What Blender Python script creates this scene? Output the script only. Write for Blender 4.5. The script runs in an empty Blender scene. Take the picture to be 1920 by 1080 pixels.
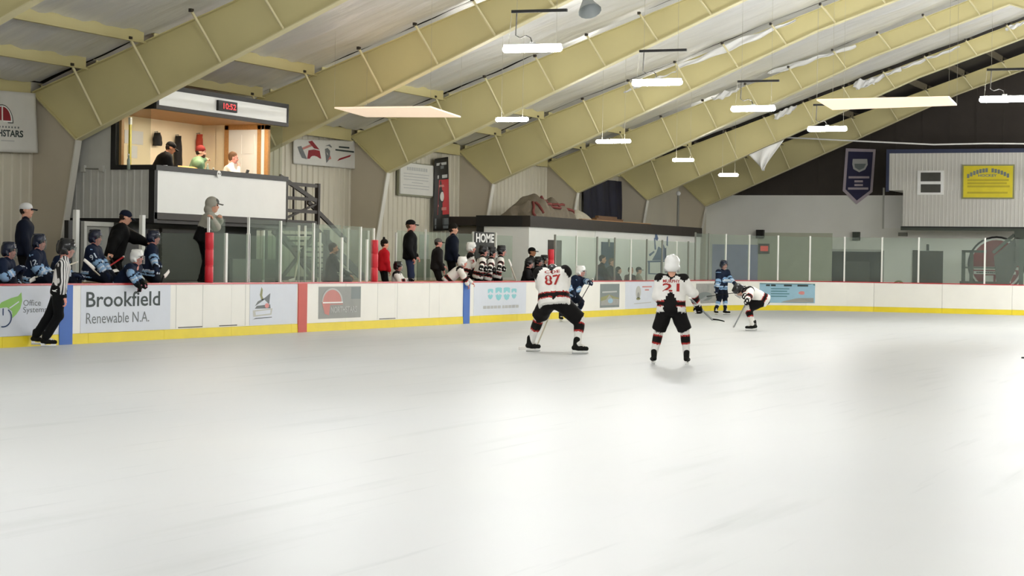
import bpy, bmesh, math, random
import numpy as np
from math import sin, cos, pi, radians, sqrt, atan2
from mathutils import Vector, Matrix
from mathutils.bvhtree import BVHTree

random.seed(7)
np.random.seed(7)
scn = bpy.context.scene
COL = scn.collection

# ------------------------------------------------------------------ camera
# World: X runs along the rink (metres), Y across it towards the benches, Z up, ice at Z = 0.
FPX, YAW, PITCH, ROLL, CAMH = 3749.66, 0.40418, -0.01245, 0.0155, 1.5477
_fw = np.array([cos(YAW) * cos(PITCH), sin(YAW) * cos(PITCH), sin(PITCH)])
_rt = np.array([sin(YAW), -cos(YAW), 0.0])
_up = np.cross(_rt, _fw)
R2 = cos(ROLL) * _rt + sin(ROLL) * _up
U2 = -sin(ROLL) * _rt + cos(ROLL) * _up
cam_data = bpy.data.cameras.new('camera')
cam_data.sensor_width = 36.0
cam_data.lens = FPX / 1920 * 36.0
cam_data.clip_end = 400
cam = bpy.data.objects.new('camera', cam_data)
COL.objects.link(cam)
cam.matrix_world = Matrix(((R2[0], U2[0], -_fw[0], 0), (R2[1], U2[1], -_fw[1], 0),
                           (R2[2], U2[2], -_fw[2], CAMH), (0, 0, 0, 1)))
scn.camera = cam

# ------------------------------------------------------------------ light and exposure
EXPOSURE = -0.22
TUBE_STRENGTH = 300.0
world = bpy.data.worlds.new('world')
scn.world = world
world.use_nodes = True
world.node_tree.nodes['Background'].inputs[0].default_value = (0.8, 0.85, 0.95, 1)
world.node_tree.nodes['Background'].inputs[1].default_value = 0.05
vs = scn.view_settings
vs.view_transform = 'Standard'
vs.look = 'None'
vs.exposure = EXPOSURE
vs.gamma = 1.0
vs.use_curve_mapping = False
scn.cycles.max_bounces = 7

# ------------------------------------------------------------------ measuring helpers
def _ray(px, py):
    return _fw * FPX + R2 * (px - 960) - U2 * (py - 540)
_C = np.array([0, 0, CAMH])
def onX(px, py, X):
    d = _ray(px, py); return Vector(_C + d * (X / d[0]))
def onY(px, py, Y):
    d = _ray(px, py); return Vector(_C + d * (Y / d[1]))
def onZ(px, py, Z):
    d = _ray(px, py); return Vector(_C + d * ((Z - CAMH) / d[2]))
def proj(P):
    d = np.array(P, float) - _C; z = d @ _fw
    return 960 + FPX * (d @ R2) / z, 540 - FPX * (d @ U2) / z

# ------------------------------------------------------------------ materials
def lin(h):
    h = h.lstrip('#')
    out = []
    for i in (0, 2, 4):
        v = int(h[i:i + 2], 16) / 255
        out.append(v / 12.92 if v <= 0.04045 else ((v + 0.055) / 1.055) ** 2.4)
    return (*out, 1)
MATS = {}
def M(name, hexc=None, rough=0.6, noise=0.08, scale=4.0, metal=0.0, bump=0.0, spec=0.5, emit=0.0, stretch=None, alpha=None):
    if name in MATS:
        return MATS[name]
    m = bpy.data.materials.new(name)
    MATS[name] = m
    m.use_nodes = True
    nt = m.node_tree
    b = nt.nodes['Principled BSDF']
    c = lin(hexc)
    b.inputs['Base Color'].default_value = c
    b.inputs['Roughness'].default_value = rough
    b.inputs['Metallic'].default_value = metal
    b.inputs['Specular IOR Level'].default_value = spec
    if noise > 0 or bump > 0:
        tc = nt.nodes.new('ShaderNodeTexCoord')
        src = tc.outputs['Object']
        if stretch:
            mp = nt.nodes.new('ShaderNodeMapping')
            mp.inputs['Scale'].default_value = stretch
            nt.links.new(src, mp.inputs[0]); src = mp.outputs[0]
        n = nt.nodes.new('ShaderNodeTexNoise')
        n.inputs['Scale'].default_value = scale
        n.inputs['Detail'].default_value = 5
        nt.links.new(src, n.inputs['Vector'])
        if noise > 0:
            mx = nt.nodes.new('ShaderNodeMix'); mx.data_type = 'RGBA'
            mx.inputs[6].default_value = tuple(max(0, v * (1 - noise * 2)) for v in c[:3]) + (1,)
            mx.inputs[7].default_value = tuple(min(1, v * (1 + noise * 2)) for v in c[:3]) + (1,)
            nt.links.new(n.outputs['Fac'], mx.inputs[0])
            nt.links.new(mx.outputs[2], b.inputs['Base Color'])
        if bump > 0:
            bp = nt.nodes.new('ShaderNodeBump')
            bp.inputs['Strength'].default_value = bump
            bp.inputs['Distance'].default_value = 0.05
            nt.links.new(n.outputs['Fac'], bp.inputs['Height'])
            nt.links.new(bp.outputs[0], b.inputs['Normal'])
    if emit:
        b.inputs['Emission Color'].default_value = c
        b.inputs['Emission Strength'].default_value = emit
    return m

def glass_mat(name, tint, refl=0.06, haze=0.10):
    m = bpy.data.materials.new(name); MATS[name] = m
    m.use_nodes = True
    nt = m.node_tree; nt.nodes.clear()
    out = nt.nodes.new('ShaderNodeOutputMaterial')
    tr = nt.nodes.new('ShaderNodeBsdfTransparent'); tr.inputs[0].default_value = lin(tint)
    df = nt.nodes.new('ShaderNodeBsdfDiffuse'); df.inputs[0].default_value = lin('d2ddd5')
    nz = nt.nodes.new('ShaderNodeTexNoise'); nz.inputs['Scale'].default_value = 2.5
    mr = nt.nodes.new('ShaderNodeMapRange')
    mr.inputs['To Min'].default_value = haze * 0.6; mr.inputs['To Max'].default_value = haze * 1.4
    nt.links.new(nz.outputs['Fac'], mr.inputs['Value'])
    gl = nt.nodes.new('ShaderNodeBsdfGlossy'); gl.inputs['Roughness'].default_value = 0.08
    lw = nt.nodes.new('ShaderNodeLayerWeight'); lw.inputs['Blend'].default_value = 0.5
    pw = nt.nodes.new('ShaderNodeMath'); pw.operation = 'POWER'; pw.inputs[1].default_value = 3.0
    fr = nt.nodes.new('ShaderNodeMath'); fr.operation = 'MULTIPLY'; fr.inputs[1].default_value = 0.22
    nt.links.new(lw.outputs['Facing'], pw.inputs[0]); nt.links.new(pw.outputs[0], fr.inputs[0])
    m1 = nt.nodes.new('ShaderNodeMixShader'); m2 = nt.nodes.new('ShaderNodeMixShader')
    nt.links.new(mr.outputs[0], m1.inputs[0])
    nt.links.new(tr.outputs[0], m1.inputs[1]); nt.links.new(df.outputs[0], m1.inputs[2])
    nt.links.new(fr.outputs[0], m2.inputs[0])
    nt.links.new(m1.outputs[0], m2.inputs[1]); nt.links.new(gl.outputs[0], m2.inputs[2])
    nt.links.new(m2.outputs[0], out.inputs[0])
    return m

# ------------------------------------------------------------------ mesh builder
class MB:
    def __init__(s):
        s.v = []; s.f = []; s.mi = []; s.m = 0
    def mat(s, i):
        s.m = i; return s
    def add(s, vs, fs):
        o = len(s.v); s.v += [tuple(p) for p in vs]
        for f in fs:
            s.f.append([i + o for i in f]); s.mi.append(s.m)
        return s
    def box(s, x0, x1, y0, y1, z0, z1):
        v = [(x, y, z) for z in (z0, z1) for y in (y0, y1) for x in (x0, x1)]
        return s.add(v, [(0, 2, 3, 1), (4, 5, 7, 6), (0, 1, 5, 4), (2, 6, 7, 3), (0, 4, 6, 2), (1, 3, 7, 5)])
    def prism(s, poly, axis, a0, a1):
        """poly: 2-D points; axis 'x' -> (y,z), 'y' -> (x,z), 'z' -> (x,y)"""
        def P(p, a):
            return {'x': (a, p[0], p[1]), 'y': (p[0], a, p[1]), 'z': (p[0], p[1], a)}[axis]
        n = len(poly)
        v = [P(p, a0) for p in poly] + [P(p, a1) for p in poly]
        f = [list(range(n))[::-1], [n + i for i in range(n)]]
        f += [(i, (i + 1) % n, n + (i + 1) % n, n + i) for i in range(n)]
        return s.add(v, f)
    def beam(s, a, b, w, h=None, up=(0, 0, 1)):
        a = Vector(a); b = Vector(b); h = h or w
        d = (b - a).normalized(); u = Vector(up)
        if abs(d.dot(u)) > 0.98: u = Vector((1, 0, 0))
        r = d.cross(u).normalized() * w / 2; u = r.cross(d).normalized() * h / 2
        v = [p + sx * r + su * u for p in (a, b) for sx, su in ((-1, -1), (1, -1), (1, 1), (-1, 1))]
        return s.add(v, [(3, 2, 1, 0), (4, 5, 6, 7), (0, 1, 5, 4), (1, 2, 6, 5), (2, 3, 7, 6), (3, 0, 4, 7)])
    def tube(s, pts, r, n=8, cap=True):
        pts = [Vector(p) for p in pts]; rings = []
        rs = r if isinstance(r, (list, tuple)) else [r] * len(pts)
        prev = None; o = len(s.v); v = []
        for i, p in enumerate(pts):
            d = (pts[min(i + 1, len(pts) - 1)] - pts[max(i - 1, 0)]).normalized()
            if prev is None:
                u = Vector((0, 0, 1)) if abs(d.z) < 0.9 else Vector((1, 0, 0))
                u = (u - d * u.dot(d)).normalized()
            else:
                u = (prev - d * prev.dot(d)).normalized()
            prev = u; w = d.cross(u)
            for k in range(n):
                a = 2 * pi * k / n
                v.append(p + (u * cos(a) + w * sin(a)) * rs[i])
        f = []
        for i in range(len(pts) - 1):
            for k in range(n):
                f.append((i * n + k, i * n + (k + 1) % n, (i + 1) * n + (k + 1) % n, (i + 1) * n + k))
        if cap:
            f.append(list(range(n))[::-1]); f.append([(len(pts) - 1) * n + k for k in range(n)])
        return s.add(v, f)
    def grid(s, fn, nu, nv):
        v = [fn(i / nu, j / nv) for j in range(nv + 1) for i in range(nu + 1)]
        f = [(j * (nu + 1) + i, j * (nu + 1) + i + 1, (j + 1) * (nu + 1) + i + 1, (j + 1) * (nu + 1) + i)
             for j in range(nv) for i in range(nu)]
        return s.add(v, f)
    def mesh(s, name, mats, smooth=False):
        me = bpy.data.meshes.new(name)
        me.from_pydata(s.v, [], s.f)
        for m in (mats if isinstance(mats, (list, tuple)) else [mats]):
            me.materials.append(m)
        if any(s.mi): me.polygons.foreach_set('material_index', s.mi)
        if smooth: me.polygons.foreach_set('use_smooth', [True] * len(me.polygons))
        me.update()
        return me
    def build(s, name, mats, parent=None, smooth=False, label=None):
        return link(name, s.mesh(name, mats, smooth), parent, label)

def link(name, me, parent=None, label=None):
    o = bpy.data.objects.new(name, me); COL.objects.link(o)
    if parent is not None: o.parent = parent
    if label: o['label'] = label
    return o
def tag(o, label=None, cat=None, group=None, kind=None):
    if label: o['label'] = label
    if cat: o['category'] = cat
    if group: o['group'] = group
    if kind: o['kind'] = kind
    return o
def thing(name, label, cat, loc=(0, 0, 0), rz=0.0, group=None):
    o = bpy.data.objects.new(name, None); COL.objects.link(o)
    o.empty_display_size = 0.2
    o.location = loc; o.rotation_euler = (0, 0, rz)
    return tag(o, label, cat, group)
def struct(name, mb, mats, parent=None, smooth=False):
    o = mb.build(name, mats, parent, smooth)
    if parent is None: o['kind'] = 'structure'
    return o

def text_arrays(body, bold=0.0, extrude=0.0, res=3):
    cu = bpy.data.curves.new('txt', 'FONT'); cu.body = body
    cu.resolution_u = res; cu.offset = bold; cu.extrude = extrude
    cu.align_x = 'LEFT'
    ob = bpy.data.objects.new('txt', cu); COL.objects.link(ob)
    dg = bpy.context.evaluated_depsgraph_get()
    me = bpy.data.meshes.new_from_object(ob.evaluated_get(dg))
    v = [tuple(p.co) for p in me.vertices]; f = [list(p.vertices) for p in me.polygons]
    bpy.data.objects.remove(ob); bpy.data.curves.remove(cu); bpy.data.meshes.remove(me)
    xs = [p[0] for p in v]; ys = [p[1] for p in v]
    x0, x1, y0, y1 = min(xs), max(xs), min(ys), max(ys)
    return [((p[0] - x0) / (x1 - x0), (p[1] - y0) / (y1 - y0), p[2]) for p in v], f
def text(name, body, mapping, mat, parent, bold=0.0, res=3, label=None):
    """mapping(u, v) -> local point; u, v in 0..1 over the text's box"""
    v, f = text_arrays(body, bold, 0.0, res)
    mb = MB(); mb.add([mapping(a, b) for a, b, c in v], f)
    return mb.build(name, mat, parent, label=label)

# ------------------------------------------------------------------ palette
M('ice', 'f4f5f3', 0.42, 0.02, 1.2, spec=0.25)
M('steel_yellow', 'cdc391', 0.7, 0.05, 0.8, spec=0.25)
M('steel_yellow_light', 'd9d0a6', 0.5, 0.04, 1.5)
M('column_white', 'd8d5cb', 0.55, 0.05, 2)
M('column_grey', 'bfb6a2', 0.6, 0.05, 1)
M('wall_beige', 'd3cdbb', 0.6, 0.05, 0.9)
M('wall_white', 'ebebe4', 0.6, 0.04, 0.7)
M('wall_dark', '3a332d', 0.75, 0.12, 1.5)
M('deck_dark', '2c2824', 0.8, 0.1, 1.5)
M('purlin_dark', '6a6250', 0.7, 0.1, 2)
M('insulation', 'dcdcdb', 0.34, 0.07, 1.3, metal=0.2, bump=1.0, stretch=(2.6, 0.45, 1))
M('insulation_white', 'ebebea', 0.4, 0.04, 3, bump=0.3)
M('board_white', 'eceae2', 0.42, 0.03, 1.5)
M('board_red', 'b4262c', 0.4, 0.06, 5)
M('kick_yellow', 'e6cf1e', 0.4, 0.05, 3)
M('line_blue', '2b62b4', 0.45, 0.05, 3)
M('line_red', 'c2493c', 0.45, 0.06, 3)
M('black', '0c0b0b', 0.6, 0.1, 6)
M('black_trim', '151412', 0.55, 0.1, 4)
M('dark_brown', '2d2620', 0.6, 0.15, 5)
M('dark_grey', '45453f', 0.6, 0.1, 5)
M('mid_grey', '84847c', 0.6, 0.06, 4)
M('light_grey', 'bdbdb6', 0.55, 0.05, 4)
M('panel_white', 'eeeeea', 0.45, 0.02, 2)
M('post_white', 'e6e6e0', 0.45, 0.04, 4)
M('pad_red', 'cf2130', 0.45, 0.08, 6)
M('concrete', '8d8a84', 0.8, 0.1, 1.2)
M('paper', 'dfe0e4', 0.6, 0.02, 4)
M('ink_dark', '2d3a3a', 0.6, 0.0)
M('ink_grey', '6d7274', 0.6, 0.0)
M('ink_light', 'b9bab8', 0.6, 0.0)
M('red', 'b51f26', 0.55, 0.06, 6)
M('white', 'efefec', 0.5, 0.03, 6)
M('steel', 'b9bdc0', 0.25, 0.03, 6, metal=0.9)
M('wood', 'b98a55', 0.6, 0.12, 5, stretch=(1, 6, 6))
M('wood_dark', '6b4a2c', 0.6, 0.12, 5, stretch=(1, 6, 6))
M('cream', 'f2e4c4', 0.6, 0.03, 1.5)
M('rubber', '55544f', 0.8, 0.08, 4)
glass_mat('rink_glass', 'f1f6f2', haze=0.07)
glass_mat('booth_glass', 'f0f2ee', haze=0.02)
glass_mat('visor', 'd8dcdc', haze=0.1)
# ================================================================== THE SETTING
FX = [35.41 + 7.3 * i for i in range(-5, 7)]          # frame lines, FX[5] is the nearest one in view
YL, YC, YR = 26.4, 10.6, -5.2                          # side walls and ridge line
XB, XE = -8.0, 83.0                                    # rear and far end walls
LB = 20.926                                            # ice face of the bench-side boards
XEND, RC = 71.2, 5.0                                   # ice face of the end boards, corner radius
YNEAR = 0.30
def z_top(y):
    return 5.03 + (26.35 - y) * 0.355 if y >= YC else z_top(2 * YC - y)
def z_bot(y):
    y = y if y >= YC else 2 * YC - y
    return 4.02 + (25.2 - y) * 0.433 if y >= 15 else 8.437 + (15 - y) * 0.355

# ---- board path: s = X on the straight side, then round the corner, then along the end, then the near corner
ARC = RC * pi / 2
S1 = XEND - RC
def path(s, off=0.0):
    """point on the ice face of the boards and the unit vector pointing away from the ice"""
    if s <= S1:
        p, n = (s, LB), (0, 1)
    elif s <= S1 + ARC:
        a = (s - S1) / RC
        n = (sin(a), cos(a)); p = (S1 + RC * n[0], LB - RC + RC * n[1])
    else:
        n = (1, 0); p = (XEND, LB - RC - (s - S1 - ARC))
    return Vector((p[0] + n[0] * off, p[1] + n[1] * off, 0))
def s_at(px, z=1.0, off=0.0):
    lo, hi = 5.0, 95.0
    for _ in range(48):
        m = (lo + hi) / 2; q = path(m, off)
        if proj((q.x, q.y, z))[0] < px: lo = m
        else: hi = m
    return lo
SMAX = S1 + ARC + (LB - RC - YNEAR - RC)

# ---- ice and floors
NY = YNEAR
pts = [(-6, NY)] + [(XEND - RC + RC * sin(a), NY + RC - RC * cos(a)) for a in np.linspace(0, pi / 2, 10)] + \
      [(path(s).x, path(s).y) for s in np.linspace(S1 + ARC, S1, 12)] + [(-6, LB)]
mb = MB(); mb.prism(pts, 'z', -0.12, 0.0)
floor = struct('floor', mb, MATS['ice'])
# ice surface: scuffs, skate scratches and a worn matt track
nt = MATS['ice'].node_tree
b = nt.nodes['Principled BSDF']
tc = nt.nodes.new('ShaderNodeTexCoord')
def nz(scale, stretch, rot=0.0, detail=6):
    mp = nt.nodes.new('ShaderNodeMapping'); mp.inputs['Scale'].default_value = stretch
    mp.inputs['Rotation'].default_value = (0, 0, rot)
    n = nt.nodes.new('ShaderNodeTexNoise'); n.inputs['Scale'].default_value = scale; n.inputs['Detail'].default_value = detail
    nt.links.new(tc.outputs['Object'], mp.inputs[0]); nt.links.new(mp.outputs[0], n.inputs['Vector'])
    return n.outputs['Fac']
def ramp(fac, p0, c0, p1, c1):
    r = nt.nodes.new('ShaderNodeValToRGB')
    r.color_ramp.elements[0].position = p0; r.color_ramp.elements[0].color = lin(c0)
    r.color_ramp.elements[1].position = p1; r.color_ramp.elements[1].color = lin(c1)
    nt.links.new(fac, r.inputs[0]); return r.outputs[0]
def mul(a, c):
    m = nt.nodes.new('ShaderNodeMix'); m.data_type = 'RGBA'; m.blend_type = 'MULTIPLY'; m.inputs[0].default_value = 1
    nt.links.new(a, m.inputs[6]); nt.links.new(c, m.inputs[7]); return m.outputs[2]
col = ramp(nz(0.16, (1, 1, 1)), 0.3, 'c4c6c5', 0.7, 'cacbc8')
col = mul(col, ramp(nz(0.9, (0.25, 2.6, 1), 0.35), 0.30, 'f5f6f5', 0.42, 'ffffff'))
col = mul(col, ramp(nz(1.6, (0.18, 3.5, 1), -0.5), 0.27, 'f1f2f2', 0.36, 'ffffff'))
nt.links.new(col, b.inputs['Base Color'])
mb = MB(); mb.prism([(XB, YR), (XE, YR), (XE, YL), (XB, YL)], 'z', -0.3, -0.125)
struct('floor', mb, MATS['concrete'])

# ---- walls
def ribbed_panel(w, h, nrib, depth=0.03):
    """sheet-metal panel, local x = width, y = 0 face towards -y, z = height"""
    prof = []
    for i in range(nrib):
        x0 = w * i / nrib; p = w / nrib
        prof += [(x0, 0), (x0 + p * 0.62, 0), (x0 + p * 0.70, -depth), (x0 + p * 0.92, -depth)]
    prof.append((w, 0))
    mb = MB()
    v = [(x, y, z) for z in (0, h) for x, y in prof]; n = len(prof)
    mb.add(v, [(i, i + 1, n + i + 1, n + i) for i in range(n - 1)])
    return mb
wl = struct('wall_left', MB().box(XB, XE, YL, YL + 0.15, -0.1, 5.4), MATS['wall_beige'])
pm = ribbed_panel(0.912, 5.05, 3).mesh('panel', MATS['wall_beige'])
for k in range(47):
    o = link('panel', pm, wl); o.location = (27.5 + 0.914 * k, YL - 0.005, 0)
we = struct('wall_end', MB().prism([(YR, -0.1), (YL, -0.1), (YL, 4.62), (YR, 4.62)], 'x', XE, XE + 0.15), MATS['wall_white'])
gable = [(YL, 4.62), (YL, 5.2), (YC, 10.9), (YR, 5.2), (YR, 4.62)]
MB().prism(gable, 'x', XE, XE + 0.15).build('gable_cladding', MATS['wall_dark'], we)
for k in range(15):
    y = YL - 0.5 - k * 1.1
    MB().box(XE - 0.03, XE, y - 0.03, y + 0.03, 4.64, z_top(y) - 0.1).build('cladding_rib', MATS['wall_dark'], we)
struct('wall_right', MB().box(XB, XE, YR - 0.15, YR, -0.1, 5.4), MATS['wall_beige'])
struct('wall_back', MB().prism([(YR, -0.1), (YL, -0.1), (YL, 5.2), (YC, 10.9), (YR, 5.2)], 'x', XB - 0.15, XB), MATS['wall_beige'])

# ---- roof: deck, insulation sheets per bay, purlins
dk = MB()
for sgn in (1, -1):
    y0 = YL + 0.2 if sgn > 0 else YR - 0.2
    z0 = z_top(26.35) + 0.24 - 0.07
    dk.add([(XB, y0, z0), (XE + .2, y0, z0), (XE + .2, YC, z_top(YC) + 0.26), (XB, YC, z_top(YC) + 0.26),
            (XB, y0, z0 + .1), (XE + .2, y0, z0 + .1), (XE + .2, YC, z_top(YC) + .36), (XB, YC, z_top(YC) + .36)],
           [(0, 1, 2, 3), (4, 7, 6, 5), (0, 4, 5, 1), (1, 5, 6, 2), (3, 2, 6, 7), (0, 3, 7, 4)])
ceiling = struct('ceiling', dk, MATS['deck_dark'])
rs = np.random.RandomState(3)
for i in range(len(FX) - 2):
    x0, x1 = FX[i] + 0.02, FX[i + 1] - 0.02
    for side in (1, -1):
        if side < 0 and i % 1: continue
        ph = rs.rand(6) * 6.28
        def f(u, v, x0=x0, x1=x1, side=side, ph=ph):
            x = x0 + (x1 - x0) * u; yy = 26.2 + (YC - 26.2) * v
            sag = -0.07 * sin(pi * u) * (0.6 + 0.4 * sin(yy * 1.7 + ph[0]))
            pur = 0.035 * abs(sin((26.2 - yy) * pi / 1.46))
            wr = 0.02 * sin(x * 5 + ph[1] + 1.5 * sin(yy * .9)) + 0.016 * sin(x * 9 + yy * 0.6 + ph[2]) + 0.01 * sin(yy * 3.1 + x * 1.1 + ph[3])
            z = z_top(yy) + 0.205 + sag - 0.05 + pur * 0.4 + wr
            return (x, yy if side > 0 else 2 * YC - yy, z)
        mb = MB(); n = (36, 48) if (i >= 3 and side > 0) else (6, 10)
        mb.grid(f, *n); mb.build('insulation_sheet', MATS['insulation'], ceiling, smooth=True)
pys = [26.25, 24.85, 23.42, 21.96, 20.5, 19.04, 17.58, 16.12, 14.66, 13.2, 11.8]
for i in range(4, len(FX)):
    x0 = FX[i] + 0.10; x1 = (FX[i + 1] - 0.28) if i + 1 < len(FX) else XE
    for k, y in enumerate(pys):
        if i < 10 and k > 2: continue
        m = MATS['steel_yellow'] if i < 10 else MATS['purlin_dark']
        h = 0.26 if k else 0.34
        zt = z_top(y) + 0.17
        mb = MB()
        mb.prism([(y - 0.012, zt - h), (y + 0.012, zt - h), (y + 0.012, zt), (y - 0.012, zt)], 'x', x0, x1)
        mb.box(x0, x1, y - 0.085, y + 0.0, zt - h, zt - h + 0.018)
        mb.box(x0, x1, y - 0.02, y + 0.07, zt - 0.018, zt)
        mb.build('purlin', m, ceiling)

# ---- steel frames
ORD = ['nearest', 'second', 'third', 'fourth', 'fifth', 'sixth', 'farthest']
def frame(i, x):
    n = i - 5
    if 0 <= n <= 6:
        lab = {0: 'nearest yellow steel roof frame, its knee beside the red dome banner', 1: 'yellow steel roof frame just past the announcer booth',
               2: 'yellow steel roof frame with its knee above the white notice sign', 3: 'yellow steel roof frame with its knee above the red crumpled tarpaulin',
               4: 'yellow steel roof frame with its knee at the dark blue opening', 5: 'yellow steel roof frame with the torn white plastic flap',
               6: 'farthest yellow steel roof frame in front of the dark gable'}[n]
    else:
        lab = 'yellow steel roof frame just showing in the top left corner'
    t = thing('steel_frame', lab, 'roof frame', (x, YL, 0), group='yellow steel roof frames')
    def P(y): return y - YL
    def both(fn):
        mb = MB(); fn(mb, lambda y: y); fn(mb, lambda y: 2 * YC - y); return mb
    def web(mb, m):
        if m(1) == 1 or True:
            poly = [(26.35, 5.03), (25.2, 4.02), (15, z_bot(15)), (YC, z_bot(YC)), (YC, z_top(YC))]
            q = [(P(m(y)), z) for y, z in poly]
            mb.prism(q if m(1) == 1 else q[::-1], 'x', -0.008, 0.008)
    for m_ in (lambda y: y, lambda y: 2 * YC - y):
        mb = MB(); web(mb, m_); mb.build('rafter_web', MATS['steel_yellow'], t)
    def fl(mb, m):
        W = 0.115
        for (ya, za), (yb, zb), up in (((25.2, 4.02), (15, z_bot(15)), -1), ((15, z_bot(15)), (YC, z_bot(YC)), -1)):
            mb.beam((0, P(m(ya)), za), (0, P(m(yb)), zb), 2 * W, 0.025)
    for m_ in (lambda y: y, lambda y: 2 * YC - y):
        mb = MB(); fl(mb, m_); mb.build('bottom_flange', MATS['steel_yellow_light'], t)
    mb = MB(); mb.beam((0, P(26.4), z_top(26.35)), (0, P(YC), z_top(YC)), 0.2, 0.02)
    mb.beam((0, P(2 * YC - 26.4), z_top(26.35)), (0, P(YC), z_top(YC)), 0.2, 0.02)
    mb.build('top_flange', MATS['steel_yellow'], t)
    mb = MB(); mb.beam((0, P(26.36), 5.04), (0, P(25.2), 4.02), 0.2, 0.03)
    mb.build('knee_stiffener', MATS['steel_yellow'], t)
    def cw(mb, m):
        q = [(P(m(y)), z) for y, z in [(26.38, 0), (26.38, 5.03), (25.2, 4.0), (25.87, 0)]]
        mb.prism(q if m(1) == 1 else q[::-1], 'x', -0.008, 0.008)
    for m_ in (lambda y: y, lambda y: 2 * YC - y):
        mb = MB(); cw(mb, m_); mb.build('column_web', MATS['column_grey'], t)
    def cf(mb, m):
        mb.beam((0, P(m(25.2)), 4.01), (0, P(m(25.87)), 0), 0.2, 0.03, up=(0, 1, 0))
    for m_ in (lambda y: y, lambda y: 2 * YC - y):
        mb = MB(); cf(mb, m_); mb.build('column_flange', MATS['column_white'], t)
    MB().box(-0.14, 0.14, P(25.75), P(26.39), -0.1, 0.02).build('base_plate', MATS['column_grey'], t)
    if 0 <= n:
        for y in pys[1:]:
            y2 = y - 0.28
            mb = MB()
            mb.beam((-0.09, P(y2), z_bot(y2) + 0.03), (-0.78, P(y), z_top(y) - 0.03), 0.035, 0.045)
            mb.build('flange_brace', MATS['steel_yellow_light'], t)
            MB().box(-0.83, -0.72, P(y) - 0.03, P(y) + 0.03, z_top(y) - 0.07, z_top(y)).build('brace_clip', MATS['dark_brown'], t)
for i, x in enumerate(FX):
    if i >= 4: frame(i, x)

# ---- loose strips of white vapour barrier along the rafter tops
def strip(px0, py0, px1, py1, X, w, seed):
    a = onX(px0, py0, X); c = onX(px1, py1, X)
    r = np.random.RandomState(seed); ph = r.rand(4) * 6.28
    def f(u, v):
        p = a.lerp(c, u); d = (v - 0.5) * w * (0.5 + 0.5 * sin(pi * min(1, u * 1.3)) + 0.2 * sin(u * 9 + ph[0]))
        return (p.x + 0.06 * sin(v * 5 + u * 14 + ph[1]) + d * 0.25, p.y, p.z - d + 0.02 * sin(u * 25 + ph[2]))
    mb = MB(); mb.grid(f, 30, 5)
    o = mb.build('insulation_strip', MATS['insulation_white'], ceiling, smooth=True)
    md = o.modifiers.new('thick', 'SOLIDIFY'); md.thickness = 0.012
for q in [(1268, 128, 1492, 38, FX[8] - 0.35, 0.22, 1), (1170, 172, 1268, 134, FX[8] - 0.35, 0.10, 2),
          (1335, 186, 1386, 168, FX[9] - 0.35, 0.20, 3), (1440, 138, 1605, 86, FX[9] - 0.35, 0.16, 4),
          (1452, 220, 1494, 200, FX[10] - 0.35, 0.26, 5), (1605, 165, 1690, 128, FX[10] - 0.35, 0.22, 6),
          (1690, 128, 1800, 88, FX[10] - 0.35, 0.12, 7), (1600, 160, 1640, 152, FX[10] - 0.5, 0.3, 8),
          (1885, 55, 1935, 38, FX[10] - 0.35, 0.15, 9)]:
    strip(*q)
# torn triangular flap hanging under the sixth frame
A, Bp, Cp = onX(1404, 290, FX[10] - 0.2), onX(1470, 262, FX[10] - 0.2), onX(1431, 320, FX[10] - 0.2)
def flap(u, v):
    p = A.lerp(Bp, u); q = p.lerp(Cp, v)
    return (q.x + 0.12 * sin(u * 9 + v * 3) * (0.3 + v), q.y, q.z)
o = MB().grid(flap, 14, 12).build('plastic_flap', MATS['insulation_white'], smooth=True)
tag(o, 'torn white plastic triangle hanging from a yellow roof frame', 'plastic sheet')
md = o.modifiers.new('thick', 'SOLIDIFY'); md.thickness = 0.01

# ================================================================== RINK BOARDS
boards = thing('rink_boards', 'long white rink boards with red cap rail and yellow kick plate', 'rink boards', (S1, LB, 0))
BO = Vector((S1, LB, 0))
def sweep(name, s0, s1, prof, mat, parent=boards, org=BO, step=0.45, label=None):
    """prof: (off, z) polygon swept along the board path"""
    n = max(1, int((s1 - s0) / step)) if s1 > S1 and s0 < S1 + ARC else 1
    ss = np.linspace(s0, s1, n + 1); k = len(prof); v = []
    for s in ss:
        for o_, z in prof:
            p = path(s, o_); v.append((p.x - org.x, p.y - org.y, z - org.z))
    f = [(i * k + j, i * k + (j + 1) % k, (i + 1) * k + (j + 1) % k, (i + 1) * k + j)[::-1] for i in range(n) for j in range(k)]
    f += [list(range(k)), [n * k + j for j in range(k)][::-1]]
    return MB().add(v, f).build(name, mat, parent, label=label)
s = 20.0; PW = 2.44; seams = [20.0]
while s < SMAX - 0.1:
    e = min(s + PW, SMAX)
    sweep('board_panel', s + 0.004, e - 0.004, [(0, 0.185), (0.012, 0.185), (0.05, 0.185), (0.05, 1.035), (0, 1.035)], MATS['board_white'])
    sweep('kick_plate', s + 0.003, e - 0.003, [(-0.012, 0.0), (0.05, 0.0), (0.05, 0.182), (-0.006, 0.182)], MATS['kick_yellow'])
    sweep('cap_rail', s + 0.001, e - 0.001, [(-0.012, 1.038), (0.17, 1.038), (0.17, 1.07), (-0.006, 1.07)], MATS['board_red'])
    s = e; seams.append(s)
sweep('board_frame', 20.0, SMAX, [(0.052, 0), (0.12, 0), (0.12, 1.03), (0.052, 1.03)], MATS['mid_grey'])
for xc, nm, mt in ((29.08, 'blue_line_band', 'line_blue'), (37.53, 'red_line_band', 'line_red'), (45.99, 'blue_line_band', 'line_blue')):
    sweep(nm, xc - 0.19, xc + 0.19, [(-0.02, 0.0), (0, 0.0), (0, 1.045), (-0.02, 1.045)], MATS[mt])
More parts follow.
